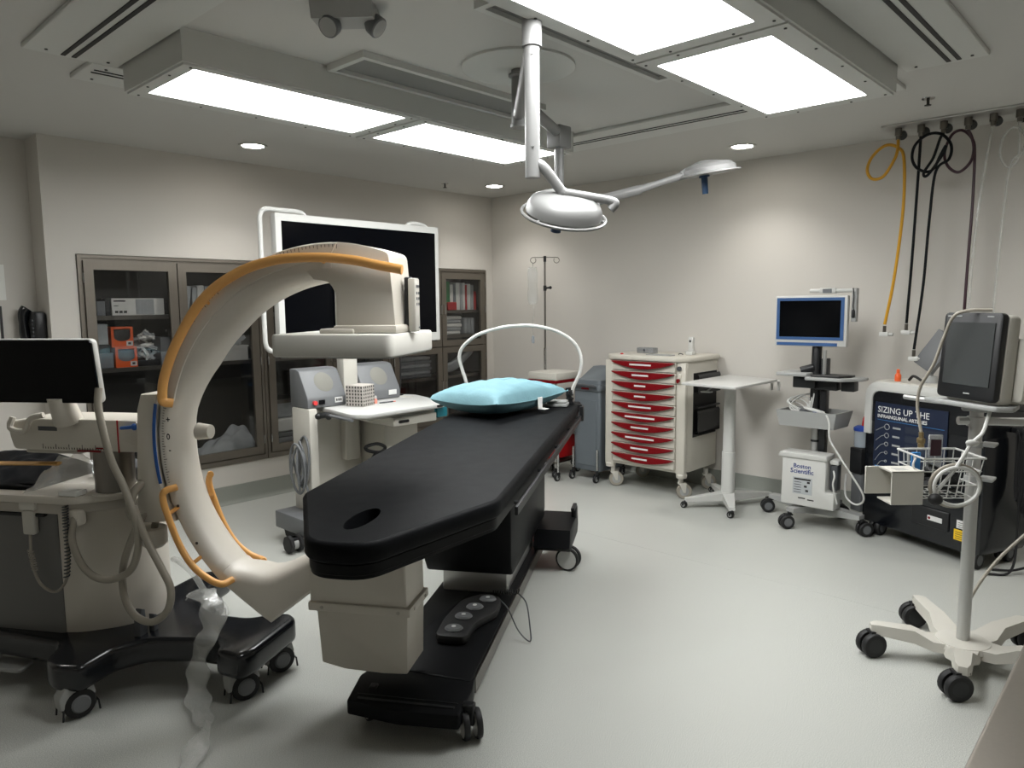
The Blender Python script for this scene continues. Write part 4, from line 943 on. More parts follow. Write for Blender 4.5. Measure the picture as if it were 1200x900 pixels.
# ------------------------------------------------------------------ patient monitor on a pole
pb = Vector((3.60, .64, 0))
t = thing('patient_monitor_stand', 'grey pole stand on five casters at the right', 'monitor stand', tuple(pb))
feet = [(3.43, .945, -.02), (3.885, .885, 0), (3.265, .575, 0), (3.93, .47, 0), (3.585, .28, 0)]
g = G()
for (x, y, _) in feet:
    d = Vector((x-pb.x, y-pb.y, 0)); s_ = Vector((-d.y, d.x, 0)).normalized(); V = []
    for q, hw, z0, z1 in ((.0, .085, .065, .105), (.38, .062, .065, .105), (.58, .04, .085, .14), (1.0, .032, .105, .15), (1.08, .018, .11, .145)):
        for sg, z in ((-1, z0), (1, z0), (.86, z1), (-.86, z1)): V.append(pb+d*q+s_*(hw*sg)+Vector((0, 0, z)))
    F = [(0, 1, 2, 3), (19, 18, 17, 16)]
    for k in (0, 4, 8, 12): F += [(k+i, k+4+i, k+4+(i+1) % 4, k+(i+1) % 4) for i in range(4)]
    g.raw(V, F)
g.lathe([(0, .06), (.10, .06), (.115, .085), (.105, .1075), (.05, .113), (0, .1135)], tuple(pb), 24)
g.o('base', 'offwhite', t)
for (x, y, _), yw in zip(feet, (140, 125, 133, -40, -47)): caster(t, x, y, .056, .03, R(yw), .125, 'black', 'rubber', 'black', True)
G().cyl((pb.x, pb.y, .10), (pb.x, pb.y, 1.17), .026, n=20).o('pole', 'alu', t)
for z in (.985, .835): g = G().cyl((pb.x, pb.y, z-.012), (pb.x, pb.y, z+.012), .031, n=18); g.box(pb.x-.01, pb.x+.075, pb.y-.075, pb.y-.02, z-.006, z+.006, .004); g.o('pole_clamp', 'lgrey', t)
g = G().cyl((pb.x, pb.y, 1.065), (pb.x, pb.y, 1.105), .036, n=18)
g.tube([(pb.x, pb.y, 1.087), (3.68, .50, 1.087), (3.78, .36, 1.087)], (.018, .012), 8, sub=2, flat=(0, 0, 1)); g.tube([(pb.x, pb.y+.0, 1.087), (3.56, .70, 1.087)], .018, 8, sub=1); g.o('side_arm', 'alu', t)
MR = math.atan2(-.82, -.57)
mc = Vector((3.495, .775, 0))     # left edge of the screen face
mm = Matrix.Translation(mc) @ Matrix.Rotation(MR, 4, 'Z')
g = G().prism(rpoly([(-.05, -.02), (.30, .00), (.33, .06), (.25, .17), (.10, .16), (-.05, .02)], .015), 'z', 1.165, 1.185, .006).mv(mm); g.box(pb.x-.05, pb.x+.05, pb.y-.05, pb.y+.05, 1.13, 1.175, .01); g.o('shelf', 'lgrey', t)
g = G().tube([(-.16, -.015, 1.172), (-.05, -.01, 1.172), (.06, .02, 1.172)], .011, 10, sub=3).mv(mm); g.o('handle', 'alu', t)
# monitor
t2 = thing('patient_monitor', 'black-framed patient monitor with white back on the pole stand', 'monitor', (0, 0, 0), mc+Vector((0, 0, 1.186)), MR)
tl = Matrix.Rotation(R(-4), 4, 'X')
g = G().prism(rrect(0, .285, .012, .365, .02), 'y', 0, .03, .006).mv(tl); mo = g.o('front_frame', 'black', t2)
G().box(.028, .257, -.003, .002, .07, .325).mv(tl).o('screen', 'screen2', mo, 0)
g = G(); g.box(.02, .09, -.002, .0, .348, .352); g.box(.215, .245, -.002, .0, .348, .352); g.box(.14, .17, -.002, 0, .035, .04); g.mv(tl).o('print', 'lgrey', mo, 0)
g = G().prism(rrect(.012, .291, .0, .36, .025), 'y', .028, .085, .012).mv(tl); g.o('housing', 'offwhite', t2)
g = G().prism(rrect(.05, .33, .02, .27, .02), 'y', .085, .17, .01).mv(tl); g.o('rear_module', 'offwhite', t2)
G().prism(rrect(.04, .27, 0, .02, .008), 'y', .03, .19).o('foot', 'offwhite', t2)
# cable draped over the monitor
tr = thing('monitor_cable', 'grey cable with a brass-coloured plug draped over the patient monitor', 'cable', (0, 0, 0), mc+Vector((0, 0, 1.186)), MR)
pts = [(.20, .06, .375), (.14, .0, .372), (.10, -.03, .345), (.06, -.035, .25), (.02, -.04, .14), (-.035, -.045, .05), (-.05, -.045, -.03), (-.035, -.045, -.10), (-.02, -.045, -.15)]
G().tube(pts, .0065, 8).o('lead', 'cable', tr)
g = G().cyl((-.02, -.045, -.15), (-.018, -.045, -.175), .010, n=10); g.box(-.036, -.002, -.055, -.035, -.20, -.175, .005); g.cyl((-.018, -.045, -.20), (-.016, -.045, -.225), .013, n=10); g.o('plug', 'brass', tr)
# wire basket
bd = Vector((-.57, .82, 0))
BK = math.atan2(-.74, .67); bo = Vector((3.245, .757, .80)) 
t3 = thing('wire_basket', 'white wire basket clamped to the monitor pole', 'basket', (0, 0, 0), bo, BK)
# local x right in picture, y depth
g = G(); bw, bdp, bh = .215, .17, .17
def rectloop(x0, x1, y0, y1, z, r=.0028): return G().tube([(x0, y0, z), (x1, y0, z), (x1, y1, z), (x0, y1, z)], r, 6, True, 1)
fx = .012
def bwall(k): return (0-.0*k, bw+.0*k)
g.add(rectloop(-.01, bw+.02, -.035, bdp, bh, .0045)); g.add(rectloop(0, bw, 0, bdp-.01, .0)); g.add(rectloop(-.003, bw+.006, -.012, bdp-.005, .055)); g.add(rectloop(-.006, bw+.012, -.024, bdp-.003, .115))
for i in range(7):
    x = bw*i/6; g.tube([(x*1.1-.008, -.035, bh), (x, 0, 0), (x, bdp-.01, 0), (x*1.1-.008, bdp, bh)], .0022, 5, sub=1)
for j in range(1, 4):
    y = (bdp-.01)*j/4; g.tube([(-.01, y, bh), (0, y, 0), (bw, y, 0), (bw+.02, y, bh)], .0022, 5, sub=1)
g.tube([(-.03, -.01, .17), (-.045, -.02, .14), (-.03, -.03, .12), (-.005, -.03, .12)], .004, 6); g.o('wire_frame', 'white', t3)
g = G().tube([(bw+.02, bdp*.6, .15), (bw+.06, bdp*.9, .15)], .006, 6, sub=1); g.tube([(bw+.0, bdp*.6, .04), (bw+.05, bdp*.9, .04)], .006, 6, sub=1); g.o('clamp_arm', 'lgrey', t3)
mb = Matrix.Translation(bo) @ Matrix.Rotation(BK, 4, 'Z')
tr = thing('sensor_leads', 'black sensor leads heaped in the wire basket', 'cable', (0, 0, 0), bo+Vector((0, 0, .006)), BK)
for k in range(7):
    pts = [(.11+(.07-.004*k)*math.cos(R(q)+k), .06+.035*math.sin(R(q)+k*.5), .03+.012*k+.012*math.sin(R(2*q)+k)) for q in range(0, 360, 40)]
    G().tube(pts, .007, 6, True, 4).o('loop', 'rubber', tr)
tr = thing('blue_packet', 'small bright blue packet in the back of the wire basket', 'packet', (0, 0, 0), mb @ Vector((.03, .10, .07)), BK)
G().box(-.02, .02, -.004, .004, 0, .1, .003, 1).o('packet', 'posterblue', tr)
tr = thing('purple_sleeve', 'clear sleeve with a purple label standing in the wire basket', 'packet', (0, 0, 0), mb @ Vector((.12, .12, .06)), BK)
G().box(-.03, .03, -.004, .004, 0, .18, .003, 1).o('sleeve', 'film', tr); G().box(-.022, .022, -.006, -.0045, .09, .16).o('purple_label', 'purple', tr, 0)
# blood pressure hose coiled on the basket
tr = thing('pressure_hose', 'coiled grey pressure hose with a black bulb hung on the basket', 'hose', (0, 0, 0), bo, BK)
pts = [(.255, -.01, .355), (.20, -.06, .28), (.155, -.065, .235), (.10, -.065, .14), (.04, -.065, .06), (.01, -.065, .02)]
G().tube(pts, .0075, 8).o('lead', 'cablew', tr)
g = G().ell((.16, -.065, .24), (.028, .013, .014), 12, 8); g.o('in_line_connector', 'white', tr)
for k in range(2):
    pts = [(.107+(.10-.01*k)*math.cos(R(q)), -.055-.012*k, .065+(.085-.008*k)*math.sin(R(q))) for q in range(0, 360, 24)]
    G().tube(pts, .0075, 8, True, 3).o('coil', 'cablew' if k else 'cable', tr)
g = G().ell((.02, -.075, .015), (.028, .024, .024), 14, 10); g.o('bulb', 'rubber', tr)
# white open-sided holder
HR = BK
t4 = thing('white_holder', 'white plastic holder, open at one side, in front of the laser', 'holder', (0, 0, 0), Vector((3.098, .824, .79)), R(-47))
g = G().box(0, .126, 0, .006, 0, .135); g.box(.12, .126, .006, .11, .006, .129); g.box(0, .126, 0, .11, .129, .135); g.box(.0, .126, .006, .11, 0, .006)
g.o('shell', 'offwhite', t4, 0)
G().box(-.055, .126, .104, .112, .02, .135, .002, 1).o('back_plate', 'offwhite', t4)
g = G()
for i in range(3): g.box(.03, .08, .03+.016*i, .038+.016*i, .135, .1355)
g.o('print', 'lgrey', t4, 0)
G().tube([(.12, .113, .06), (.16, .14, .05), (.20, .16, .05)], .007, 8).o('support_arm', 'lgrey', t4)
# cables on the floor at the right
tr = thing('floor_cable', 'grey cable running down the pole and across the floor at the right', 'cable', (3.75, .62, 0))
G().tube([(4.12, .30, .82), (4.02, .42, .62), (3.86, .58, .40), (3.75, .66, .20), (3.73, .64, .06), (3.78, .55, .01), (3.86, .44, .007), (3.92, .32, .007), (4.0, .22, .007)], .007, 8).o('lead', 'cable', tr)
G().tube([(3.66, .60, 1.16), (3.72, .48, 1.13), (3.80, .38, 1.19), (3.90, .33, 1.12), (4.0, .28, 1.0), (4.12, .30, .82)], .005, 6).o('lead', 'rubber', tr)

# ------------------------------------------------------------------ steel table at the near right corner
t = thing('instrument_table', 'stainless steel table edge at the near right corner', 'table', (1.55, -.15, 0))
g = G().prism(rrect(.85, 2.25, -.50, .205, .012), 'z', .862, .90, .006); g.o('top', 'cabsteel', t)
for x in (.95, 2.15):
    for y in (-.43, .12): G().cyl((x, y, .0), (x, y, .865), .016, n=12).o('leg', 'steel', t)
g = G()
for y in (-.43, .12): g.cyl((.95, y, .2), (2.15, y, .2), .01, n=8)
g.o('stretcher', 'steel', t)

# ------------------------------------------------------------------ imaging table (frame: a = along the table, n = across)
TA0, TN0 = 3.4, .92
t = thing('imaging_table', 'black padded imaging table with a tapered face-hole end', 'operating table', (TA0, TN0, 0), AN(TA0, TN0), TH)
TC, HWD = .80, .333
out = rpoly([(2.12, TC+HWD), (1.70, TC+.16), (1.575, TC+.10), (1.575, TC-.10), (1.70, TC-.16), (2.12, TC-HWD), (4.46, TC-HWD), (4.46, TC+HWD)], [.03, .12, .06, .06, .12, .03, .02, .02], 6)
out = rpoly([(2.12, TC+HWD-.008), (1.665, TC+.085), (1.665, TC-.085), (2.14, TC-HWD+.01), (4.46, TC-HWD), (4.46, TC+HWD)], [.03, .07, .07, .03, .02, .02], 7)
hole = [(1.885+.105*math.cos(R(q)), TC+.018+.036*math.sin(R(q))) for q in range(0, 360, 20)]
def inset(P, d):
    c = Vector((3.0, TC)); o = []
    m = len(P)
    for i in range(m):
        a, b, c_ = Vector(P[i-1]), Vector(P[i]), Vector(P[(i+1) % m])
        e = (c_-a).normalized(); nrm = Vector((-e.y, e.x)); o.append(tuple(b+nrm*d))
    return o
sg = 1 if inset(out, .01)[0][1] < out[0][1] else -1
g = G()
g.plate(inset(out, .012*sg), [hole], .93, 1.0)
base_n = len(g.v)
# rounded pad edge: stacked loops around the outline
def skirt(P, prof):
    V = []; F = []; m = len(P)
    for d, z in prof:
        V += [Vector((q[0], q[1], z)) for q in inset(P, d*sg)]
    for j in range(len(prof)-1):
        F += [(j*m+i, j*m+(i+1) % m, (j+1)*m+(i+1) % m, (j+1)*m+i) for i in range(m)]
    return G().raw(V, F)
pad = G(); pad.plate(inset(out, .014*sg), [hole], .942, 1.0); pad.add(skirt(out, [(.014, 1.0), (.006, .997), (.0, .988), (0, .952), (.006, .944), (.014, .942)]))
pad.o('pad', 'vinyl', t, 50)
low = inset(out, .012*sg)
fr = G(); fr.plate(inset(low, .003*sg), [], .90, .941); fr.add(skirt(low, [(.003, .941), (0, .938), (0, .912), (.02, .90)])); fr.o('tabletop_frame', 'tblack', t, 40)
for s in (-1, 1):
    n0 = TC+s*(HWD+.012)
    g = G().box(2.30, 4.40, n0-.006, n0+.006, .905, .935, .002, 1)
    for a_ in (2.4, 2.9, 3.4, 3.9, 4.3): g.cyl((a_, TC+s*(HWD-.015), .92), (a_, n0, .92), .008, n=8)
    g.o('side_rail', 'black', t)
g = G().prism([(2.6, .90), (4.40, .90), (4.25, .845), (2.9, .845)], 'y', TC-.22, TC+.22, .006); g.o('support_beam', 'tblack', t)
g = G().prism([(3.40, .27), (3.36, .33), (3.36, .80), (4.42, .80), (4.42, .33), (4.38, .27)], 'y', .69, 1.14, .015); g.o('lift_shroud', 'tblack', t)
g = G().box(3.45, 4.30, .74, 1.09, .79, .85, .01); g.o('slide_carriage', 'rubber', t)
G().box(3.50, 4.28, .745, 1.085, .125, .30, .008).o('lift_column', 'alu', t)
bp = rpoly([(2.66, 1.155), (2.42, 1.15), (2.40, .68), (2.66, .70), (4.55, .70), (4.55, 1.15)], [.05, .05, .05, .03, .03, .03])
bs = rpoly([(2.68, 1.12), (4.50, 1.12), (4.50, .705), (2.62, .705)], .02)
g = G().prism(bs, 'z', .055, .13, .008); g.o('base_plate', 'tblack', t)
g = G().prism(rpoly([(2.72, 1.12), (2.60, 1.16), (2.41, 1.135), (2.375, .92), (2.385, .69), (2.57, .685), (2.72, .71)], .012), 'z', .07, .126, .007); g.o('front_bumper', 'tblack', t)
g = G().box(2.425, 2.44, .72, 1.10, .125, .129); g.box(2.46, 2.466, .715, 1.115, .125, .128); g.o('bumper_rib', 'black', t)
g = G().box(2.66, 4.45, .697, .705, .06, .124, .001, 1); g.o('side_trim', 'steel', t)
for (n0, n1) in ((.50, .72), (1.12, 1.34)):
    g = G().prism([(4.14, .16), (4.18, .13), (4.56, .13), (4.60, .18), (4.58, .26), (4.18, .26)], 'y', n0, n1, .008); g.o('outrigger', 'tblack', t)
for (a_, n_, r, yw) in ((2.46, .665, .055, 28), (2.52, 1.07, .05, 40), (4.24, .52, .072, 78), (4.26, 1.33, .072, 70)):
    w_ = G().box(a_-.018, a_+.018, n_-.015, n_+.03 if n_ < .9 else n_+.015, .055, .135, .004, 1).o('caster', 'black', t)
    mw = Matrix.Translation((a_, n_, r)) @ Matrix.Rotation(R(yw), 4, 'Z') @ Matrix.Translation((0, .0, 0)) @ Matrix.Rotation(PI/2, 4, 'X')
    for s_ in (-.024, .024):
        ms = mw @ Matrix.Translation((0, 0, s_))
        G().lathe([(r*.8, -.011), (r*.96, -.011), (r, -.006), (r, .006), (r*.96, .011), (r*.8, .011)], m=ms, n=26).o('wheel', 'rubber', w_)
        G().lathe([(0, -.013), (r*.82, -.012), (r*.82, .012), (0, .013)], m=ms, n=26).o('wheel_disc', 'white', w_)
g = G().box(4.46, 4.53, .495, .53, .25, .32, .006); g.box(4.40, 4.53, .50, .525, .315, .335, .005); g.o('brake_pedal', 'black', t)
# foot control on the base
t2 = thing('foot_control', 'black foot control with four grey buttons on the table base', 'foot pedal', (3.1, .88, .131), AN(3.1, .88, .131), TH)
g = G().prism(rpoly([(2.90, .945), (2.90, .80), (3.05, .80), (3.20, .725), (3.36, .74), (3.40, .84), (3.30, .93), (3.08, .955)], .04), 'z', .131, .172, .012); g.o('housing', 'rubber', t2)
for (a_, n_) in ((2.97, .875), (3.10, .865), (3.21, .84), (3.31, .80)):
    g = G().lathe([(0, .172), (.036, .172), (.042, .176), (.034, .184), (0, .185)], n=20); g.mv(Matrix.Translation((a_, n_, 0)) @ Matrix.Diagonal((.85, 1, 1, 1))); b_ = g.o('button', 'grey', t2)
    G().cyl((a_, n_, .184), (a_, n_, .187), .010, n=10).o('button_mark', 'tag', b_)
pts = [(3.38+.0*i, .80-.0025*i+0, .175) for i in range(2)]
coil = [(3.42+.012*math.cos(i*1.3)+.0008*i, .80-.0023*i, .16+.012*math.sin(i*1.3)) for i in range(56)]
G().tube(coil, .0035, 5, sub=1).o('coiled_lead', 'rubber', t2)
G().tube([(3.46, .675, .15), (3.42, .63, .12), (3.32, .595, .05), (3.24, .58, .012), (3.26, .64, .05), (3.30, .70, .14), (3.36, .76, .16)], .0035, 6).o('loose_lead', 'dgrey', t2)
# hoop over the far end
t2 = thing('screen_hoop', 'white bent tube hoop arched over the far end of the table', 'hoop', (4.3, .5, .95), AN(4.3, .5, .95), TH)
HA = 4.32
pts = [(HA, .52, 1.03), (HA, .50, 1.10), (HA, .458, 1.20), (HA, .455, 1.29), (HA, .50, 1.375), (HA, .60, 1.438), (HA, .72, 1.468), (HA, .83, 1.472), (HA, .95, 1.458), (HA, 1.09, 1.415), (HA, 1.18, 1.345), (HA, 1.205, 1.28), (HA, 1.19, 1.21), (HA, 1.165, 1.13), (HA, 1.145, 1.03)]
G().tube(pts, .0105, 10, sub=5).o('hoop', 'white', t2)
for n_ in (.518, 1.148):
    s = -1 if n_ < .8 else 1
    g = G().cyl((HA, n_, .99), (HA, n_+s*-.012, 1.10), .018, n=12)
    for k in range(4): g.cyl((HA, n_-s*.002*k, 1.005+.024*k), (HA, n_-s*.002*k, 1.015+.024*k), .023, n=12)
    g.box(HA-.02, HA+.02, TC+s*(HWD+.006), TC+s*(HWD+.03), .90, .99, .004, 1); g.box(HA-.015, HA+.015, min(n_, TC+s*(HWD+.02)), max(n_, TC+s*(HWD+.02))+.01, .985, 1.0); g.cyl((HA-.03, n_, 1.075), (HA-.06, n_-.01, 1.075), .012, n=10); g.o('clamp', 'black', t2)
# pillow
def pillow(fnm):
    LA, WB, T_ = .35, .235, .098
    def top(sgn):
        def fn(u, v):
            x, y = 2*u-1, 2*v-1
            ex = 1-abs(x)**2.6; ey = 1-abs(y)**2.6
            pinch = 1-.10*(1-abs(x)**2)*abs(y)**2-.0; pin2 = 1-.10*(1-abs(y)**2)*abs(x)**2
            h = T_*(max(ex, 0)**.45)*(max(ey, 0)**.45)
            crease = .052*math.exp(-((x*.9+y*.45-.22)/.13)**2)*max(ex, 0)*max(ey, 0)
            wr = .004*math.sin(9*x+4*y)*ex*ey+.003*math.sin(17*y-6*x)*ex*ey+.0035*math.sin(23*x+11*y+2*math.sin(7*y))*(1-ex*ey)*max(ex, 0)**.3*max(ey, 0)**.3
            z = h*(1.1 if sgn > 0 else -.72)-(crease if sgn > 0 else 0)+wr*(1 if sgn > 0 else .3)
            lift = .022*(abs(x)*abs(y))**2
            return Vector((x*LA*pin2, y*WB*pinch, z+lift))
        return fn
    g = G().surf(top(1), 36, 28); g.surf(top(-1), 36, 28); return g
PR = TH+R(-24)
g = pillow(0); me_ = g
t2 = thing('pillow', 'light blue pillow lying on the far end of the black table', 'pillow', (0, 0, 0), AN(3.98, .875, 1.075), PR)
pl = me_.o('pillow_body', 'pillow', t2, 60)
g = G(); seam = []
for u in range(0, 41):
    x = -1+2*u/40; seam.append(Vector((x*.35, -.235*(1-.10*(1-x*x)), .022*(abs(x))**2)))
g.tube(seam, .004, 6, sub=1); g.o('seam', 'pillow', pl)
g = G().box(-.022, .022, -.246, -.24, -.05, .012, .002, 1); g.box(-.02, .028, -.285, -.242, -.055, -.05, .001, 1); g.mv(Matrix.Translation((.07, .02, 0))).o('tag', 'tag', t2)
t2 = thing('folded_cloth', 'small folded white cloth behind the pillow on the table', 'cloth', (4.23, .59, 1.0), AN(4.23, .59, 1.0015), TH)
g = G().box(4.17, 4.285, .52, .66, 1.0, 1.018, .006); g.box(4.18, 4.275, .525, .64, 1.018, 1.032, .006); g.o('cloth', 'lgrey', t2)

# ------------------------------------------------------------------ C-arm
CA0, CN0 = 2.70, 2.23
t = thing('c_arm_machine', 'mobile C-arm x-ray machine with orange grab handles', 'c-arm', (CA0, CN0, 0), AN(CA0, CN0), TH)
# wheeled black base
g = G().prism(rpoly([(2.28, 2.17), (2.45, 2.16), (2.54, 2.08), (2.58, 1.88), (2.565, 1.76), (2.50, 1.74), (2.47, 1.62), (2.53, 1.585), (2.85, 1.565), (2.90, 1.62), (2.86, 1.72), (2.82, 1.78), (2.83, 1.95), (2.90, 2.07), (3.12, 2.17), (3.30, 2.17), (3.33, 2.25), (3.28, 2.34), (3.05, 2.36), (2.95, 2.9), (2.5, 2.9), (2.45, 2.42), (2.31, 2.36), (2.265, 2.28)], .035, 5), 'z', .115, .225, .025, 3); g.o('base', 'blackgloss', t)
for (a_, n_, yw) in ((2.325, 2.235, 150), (3.24, 2.255, 60), (2.565, 1.66, 140), (2.80, 1.63, 140), (2.56, 3.05, 100), (2.95, 3.05, 100)):
    m = Matrix.Translation((a_, n_, 0)) @ Matrix.Rotation(R(yw), 4, 'Z')
    g = G().prism([(-.06, .08), (-.05, .125), (.0, .142), (.05, .135), (.075, .10), (.07, .05), (.03, .05)], 'y', -.034, .034, .010); g.cyl((0, 0, .11), (0, 0, .16), .022, n=12); c_ = g.mv(m).o('caster', 'lgrey', t)
    for s in (-1, 1):
        mw = m @ Matrix.Translation((0, s*.026, .058)) @ Matrix.Rotation(PI/2, 4, 'X')
        G().lathe([(.035, -.012), (.054, -.012), (.058, -.006), (.058, .006), (.054, .012), (.035, .012)], m=mw, n=22).o('wheel', 'rubber', c_)
        mw = m @ Matrix.Translation((0, s*.040, .058)) @ Matrix.Rotation(PI/2, 4, 'X')
        G().lathe([(0, -.006), (.03, -.006), (.036, 0), (.03, .006), (0, .006)], m=mw, n=18).o('wheel_hub', 'grey', c_)
    g = G()
    for q in (-1, 1):
        g.tube([(q*.066, -.04, .012), (q*.062, -.04, .05), (q*.062, .04, .05), (q*.066, .04, .012)], .004, 5, sub=1)
    g.tube([(-.062, 0, .05), (0, 0, .075), (.062, 0, .05)], .004, 5, sub=1); g.mv(m).o('cable_guard', 'black', c_)
# body
G().box(2.525, 2.98, 2.46, 3.25, .14, .80, .02).o('side_body', 'carmgrey', t)
nose = rpoly([(2.53, 2.50), (2.545, 2.40), (2.64, 2.25), (2.76, 2.19), (2.90, 2.21), (2.985, 2.34), (2.99, 2.50)], [.01, .05, .06, .06, .06, .06, .01], 5)
G().prism(nose, 'z', .19, .76, .012).o('front_cowl', 'carm', t)
top = rpoly([(2.49, 3.30), (2.49, 2.36), (2.62, 2.20), (2.78, 2.14), (2.93, 2.17), (3.02, 2.34), (3.02, 3.30)], [.03, .06, .08, .08, .06, .06, .03], 5)
G().prism(top, 'z', .795, .83, .010).o('top_slab', 'carm', t)
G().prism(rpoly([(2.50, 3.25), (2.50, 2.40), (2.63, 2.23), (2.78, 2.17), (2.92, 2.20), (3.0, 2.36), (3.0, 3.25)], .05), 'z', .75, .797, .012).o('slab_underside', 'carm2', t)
g = G().prism([(.60, .80), (.72, .80), (.70, .74), (.60, .70)], 'x', 0, .0001)
G().box(2.505, 2.53, 2.505, 3.2, .735, .75, .003, 1).o('side_gap', 'slot', t)
g = G().box(2.60, 2.85, 2.02, 2.20, .72, .81, .02); g.o('front_block', 'carm', t)
g = G().lathe([(.035, .62), (.05, .635), (.052, .70), (.046, .705), (.04, .70)], (2.56, 2.03, 0), 18); g.tube([(2.56, 2.03, .66), (2.62, 2.12, .65), (2.66, 2.2, .64)], .02, 8, sub=2); g.o('cable_socket', 'carm', t)
g = G().prism(rpoly([(2.44, 2.92), (2.44, 2.62), (2.54, 2.64), (2.54, 2.92)], .03), 'z', .07, .085, .004, 1); g.tube([(2.5, 2.8, .08), (2.56, 2.8, .16)], .012, 6, sub=1); g.o('brake_pedal', 'lgrey', t)
# stainless column and horizontal arm
G().cyl((2.62, 2.245, .825), (2.62, 2.245, 1.03), .078, n=28).o('column', 'steel', t)
G().cyl((2.62, 2.245, .828), (2.62, 2.245, .838), .094, n=28).o('column_collar', 'carm', t)
arm = [(2.64, 1.015), (2.66, 1.08), (2.66, 1.135), (2.55, 1.15), (2.30, 1.152), (2.02, 1.152), (2.0, 1.02)]
ar = G().prism(rpoly(arm, .02), 'x', 2.52, 2.72, .018).o('cross_arm', 'carm', t)
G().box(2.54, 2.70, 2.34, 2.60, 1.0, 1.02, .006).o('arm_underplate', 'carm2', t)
g = G().tube([(2.51, 2.62, 1.155), (2.50, 2.625, 1.11), (2.50, 2.56, 1.10), (2.505, 2.53, 1.15), (2.52, 2.48, 1.165)], .012, 8); g.cyl((2.56, 2.65, 1.12), (2.56, 2.69, 1.12), .016, n=12); g.o('arm_grip', 'carm', t)
G().box(2.5185, 2.521, 2.42, 2.51, 1.10, 1.118).o('nameplate', 'dgrey', ar, 0)
g = G()
for i in range(26): g.box(2.5185, 2.521, 2.18+.0125*i, 2.1815+.0125*i, 1.025, 1.033 if i % 5 else 1.045)
g.o('scale_ticks', 'ink', ar, 0)
G().box(2.518, 2.521, 2.131, 2.137, 1.018, 1.15).o('red_line', 'redline', ar, 0)
g = G().box(2.518, 2.521, 2.22, 2.33, 1.016, 1.024); g.box(2.518, 2.521, 2.19, 2.24, 1.03, 1.036); g.o('red_scale', 'red', ar, 0)
g = G().tube([(2.505, 2.105, 1.122), (2.495, 2.07, 1.126), (2.495, 2.04, 1.130)], .007, 8, sub=2); g.ell((2.495, 2.036, 1.13), (.012, .014, .014), 10, 8); g.o('blue_lever', 'blue', t)
g = G().cyl((2.50, 2.035, 1.13), (2.53, 2.015, 1.128), .02, n=14); g.o('lever_boss', 'carm', t)
# carriage holding the C
CC = (1.178, 1.066); RO = .767
def RIN(q):
    K = ((-60, .703), (-20, .71), (8, .703), (18, .675), (28, .645), (45, .628), (70, .628), (100, .63))
    for (q0, r0), (q1, r1) in zip(K, K[1:]):
        if q <= q1: return r0+(r1-r0)*(q-q0)/(q1-q0)
    return .63
def cp(r, q): return (CC[0]+r*math.cos(R(q)), CC[1]+r*math.sin(R(q)))
car = [cp(.771, q) for q in range(15, -25, -3)]+[(2.02, .74), (2.045, .80), (2.035, 1.0), (2.02, 1.20), (2.0, 1.262)]
G().prism(car, 'x', 2.49, 2.75, .012).o('carriage', 'carm', t)
bl = [cp(.774, q) for q in range(12, -15, -3)]; bl2 = [cp(.761, q) for q in range(-12, 13, 3)]
G().prism(bl+bl2, 'x', 2.486, 2.4895).o('blue_scale_band', 'blue', t, 0)
# the C itself with its tube neck and detector column as one casting
ca = G(); V = []; F = []; k_ = 10
pairs = [(cp(RO, q), cp(RIN(q), q)) for q in range(90, -46, -3)]
pairs += [(cp(RO, -47), cp(.703, -44.5)), (cp(RO-.002, -50), cp(.703, -46.5)), (cp(RO-.003, -54), (1.575, .552)), ((1.535, .381), (1.535, .545)), ((1.493, .354), (1.50, .550)), ((1.455, .383), (1.465, .562)), ((1.40, .425), (1.41, .590)), ((1.31, .495), (1.315, .642)), ((1.295, .495), (1.30, .645))]
for O, I in pairs:
    O, I = Vector(O), Vector(I); d = (O-I).normalized()
    for a_, b_, e in ((2.505, O, -.012), (2.517, O, 0), (2.693, O, 0), (2.705, O, -.012), (2.705, I, .045), (2.695, I, .02), (2.66, I, 0), (2.55, I, 0), (2.515, I, .02), (2.505, I, .045)):
        p = b_+d*e; V.append((a_, p.x, p.y))
for j in range(len(pairs)-1): F += [(j*k_+i, j*k_+(i+1) % k_, (j+1)*k_+(i+1) % k_, (j+1)*k_+i) for i in range(k_)]
F += [tuple(range(k_)), tuple(range(len(V)-1, len(V)-k_-1, -1))]
ca.raw(V, F)
colp = [cp(.70, 80), cp(RO-.001, 84), cp(RO-.001, 92), (1.09, 1.825), (1.034, 1.813), (.957, 1.79), (.945, 1.64), (.935, 1.50), (1.165, 1.50), (1.165, 1.65), (1.19, 1.69), (1.25, 1.698)]
ca.prism(rpoly(colp, [.001, .001, .001, .02, .02, .02, .02, .005, .005, .03, .03, .001], 3), 'x', 2.506, 2.704, .02, 3)
ca = ca.o('c_arc', 'carm', t, 40)
rail_o = [cp(RO-.004, q) for q in range(92, 14, -3)]; rail_i = [cp(.70, q) for q in range(14, 92, 3)]
G().prism(rail_o+rail_i, 'x', 2.500, 2.507, .002, 1).o('side_rail', 'carm', ca)
g = G()
for i in range(70):
    q = 92-i*1.15
    p0, p1 = cp(.758, q), cp(.748 if i % 5 else .742, q); e = (math.sin(R(q))*.0011, math.cos(R(q))*.0011)
    V = [(2.4994, p0[0]-e[0], p0[1]+e[1]), (2.4994, p0[0]+e[0], p0[1]-e[1]), (2.4994, p1[0]+e[0], p1[1]-e[1]), (2.4994, p1[0]-e[0], p1[1]+e[1])]
    g.raw(V, [(0, 1, 2, 3)])
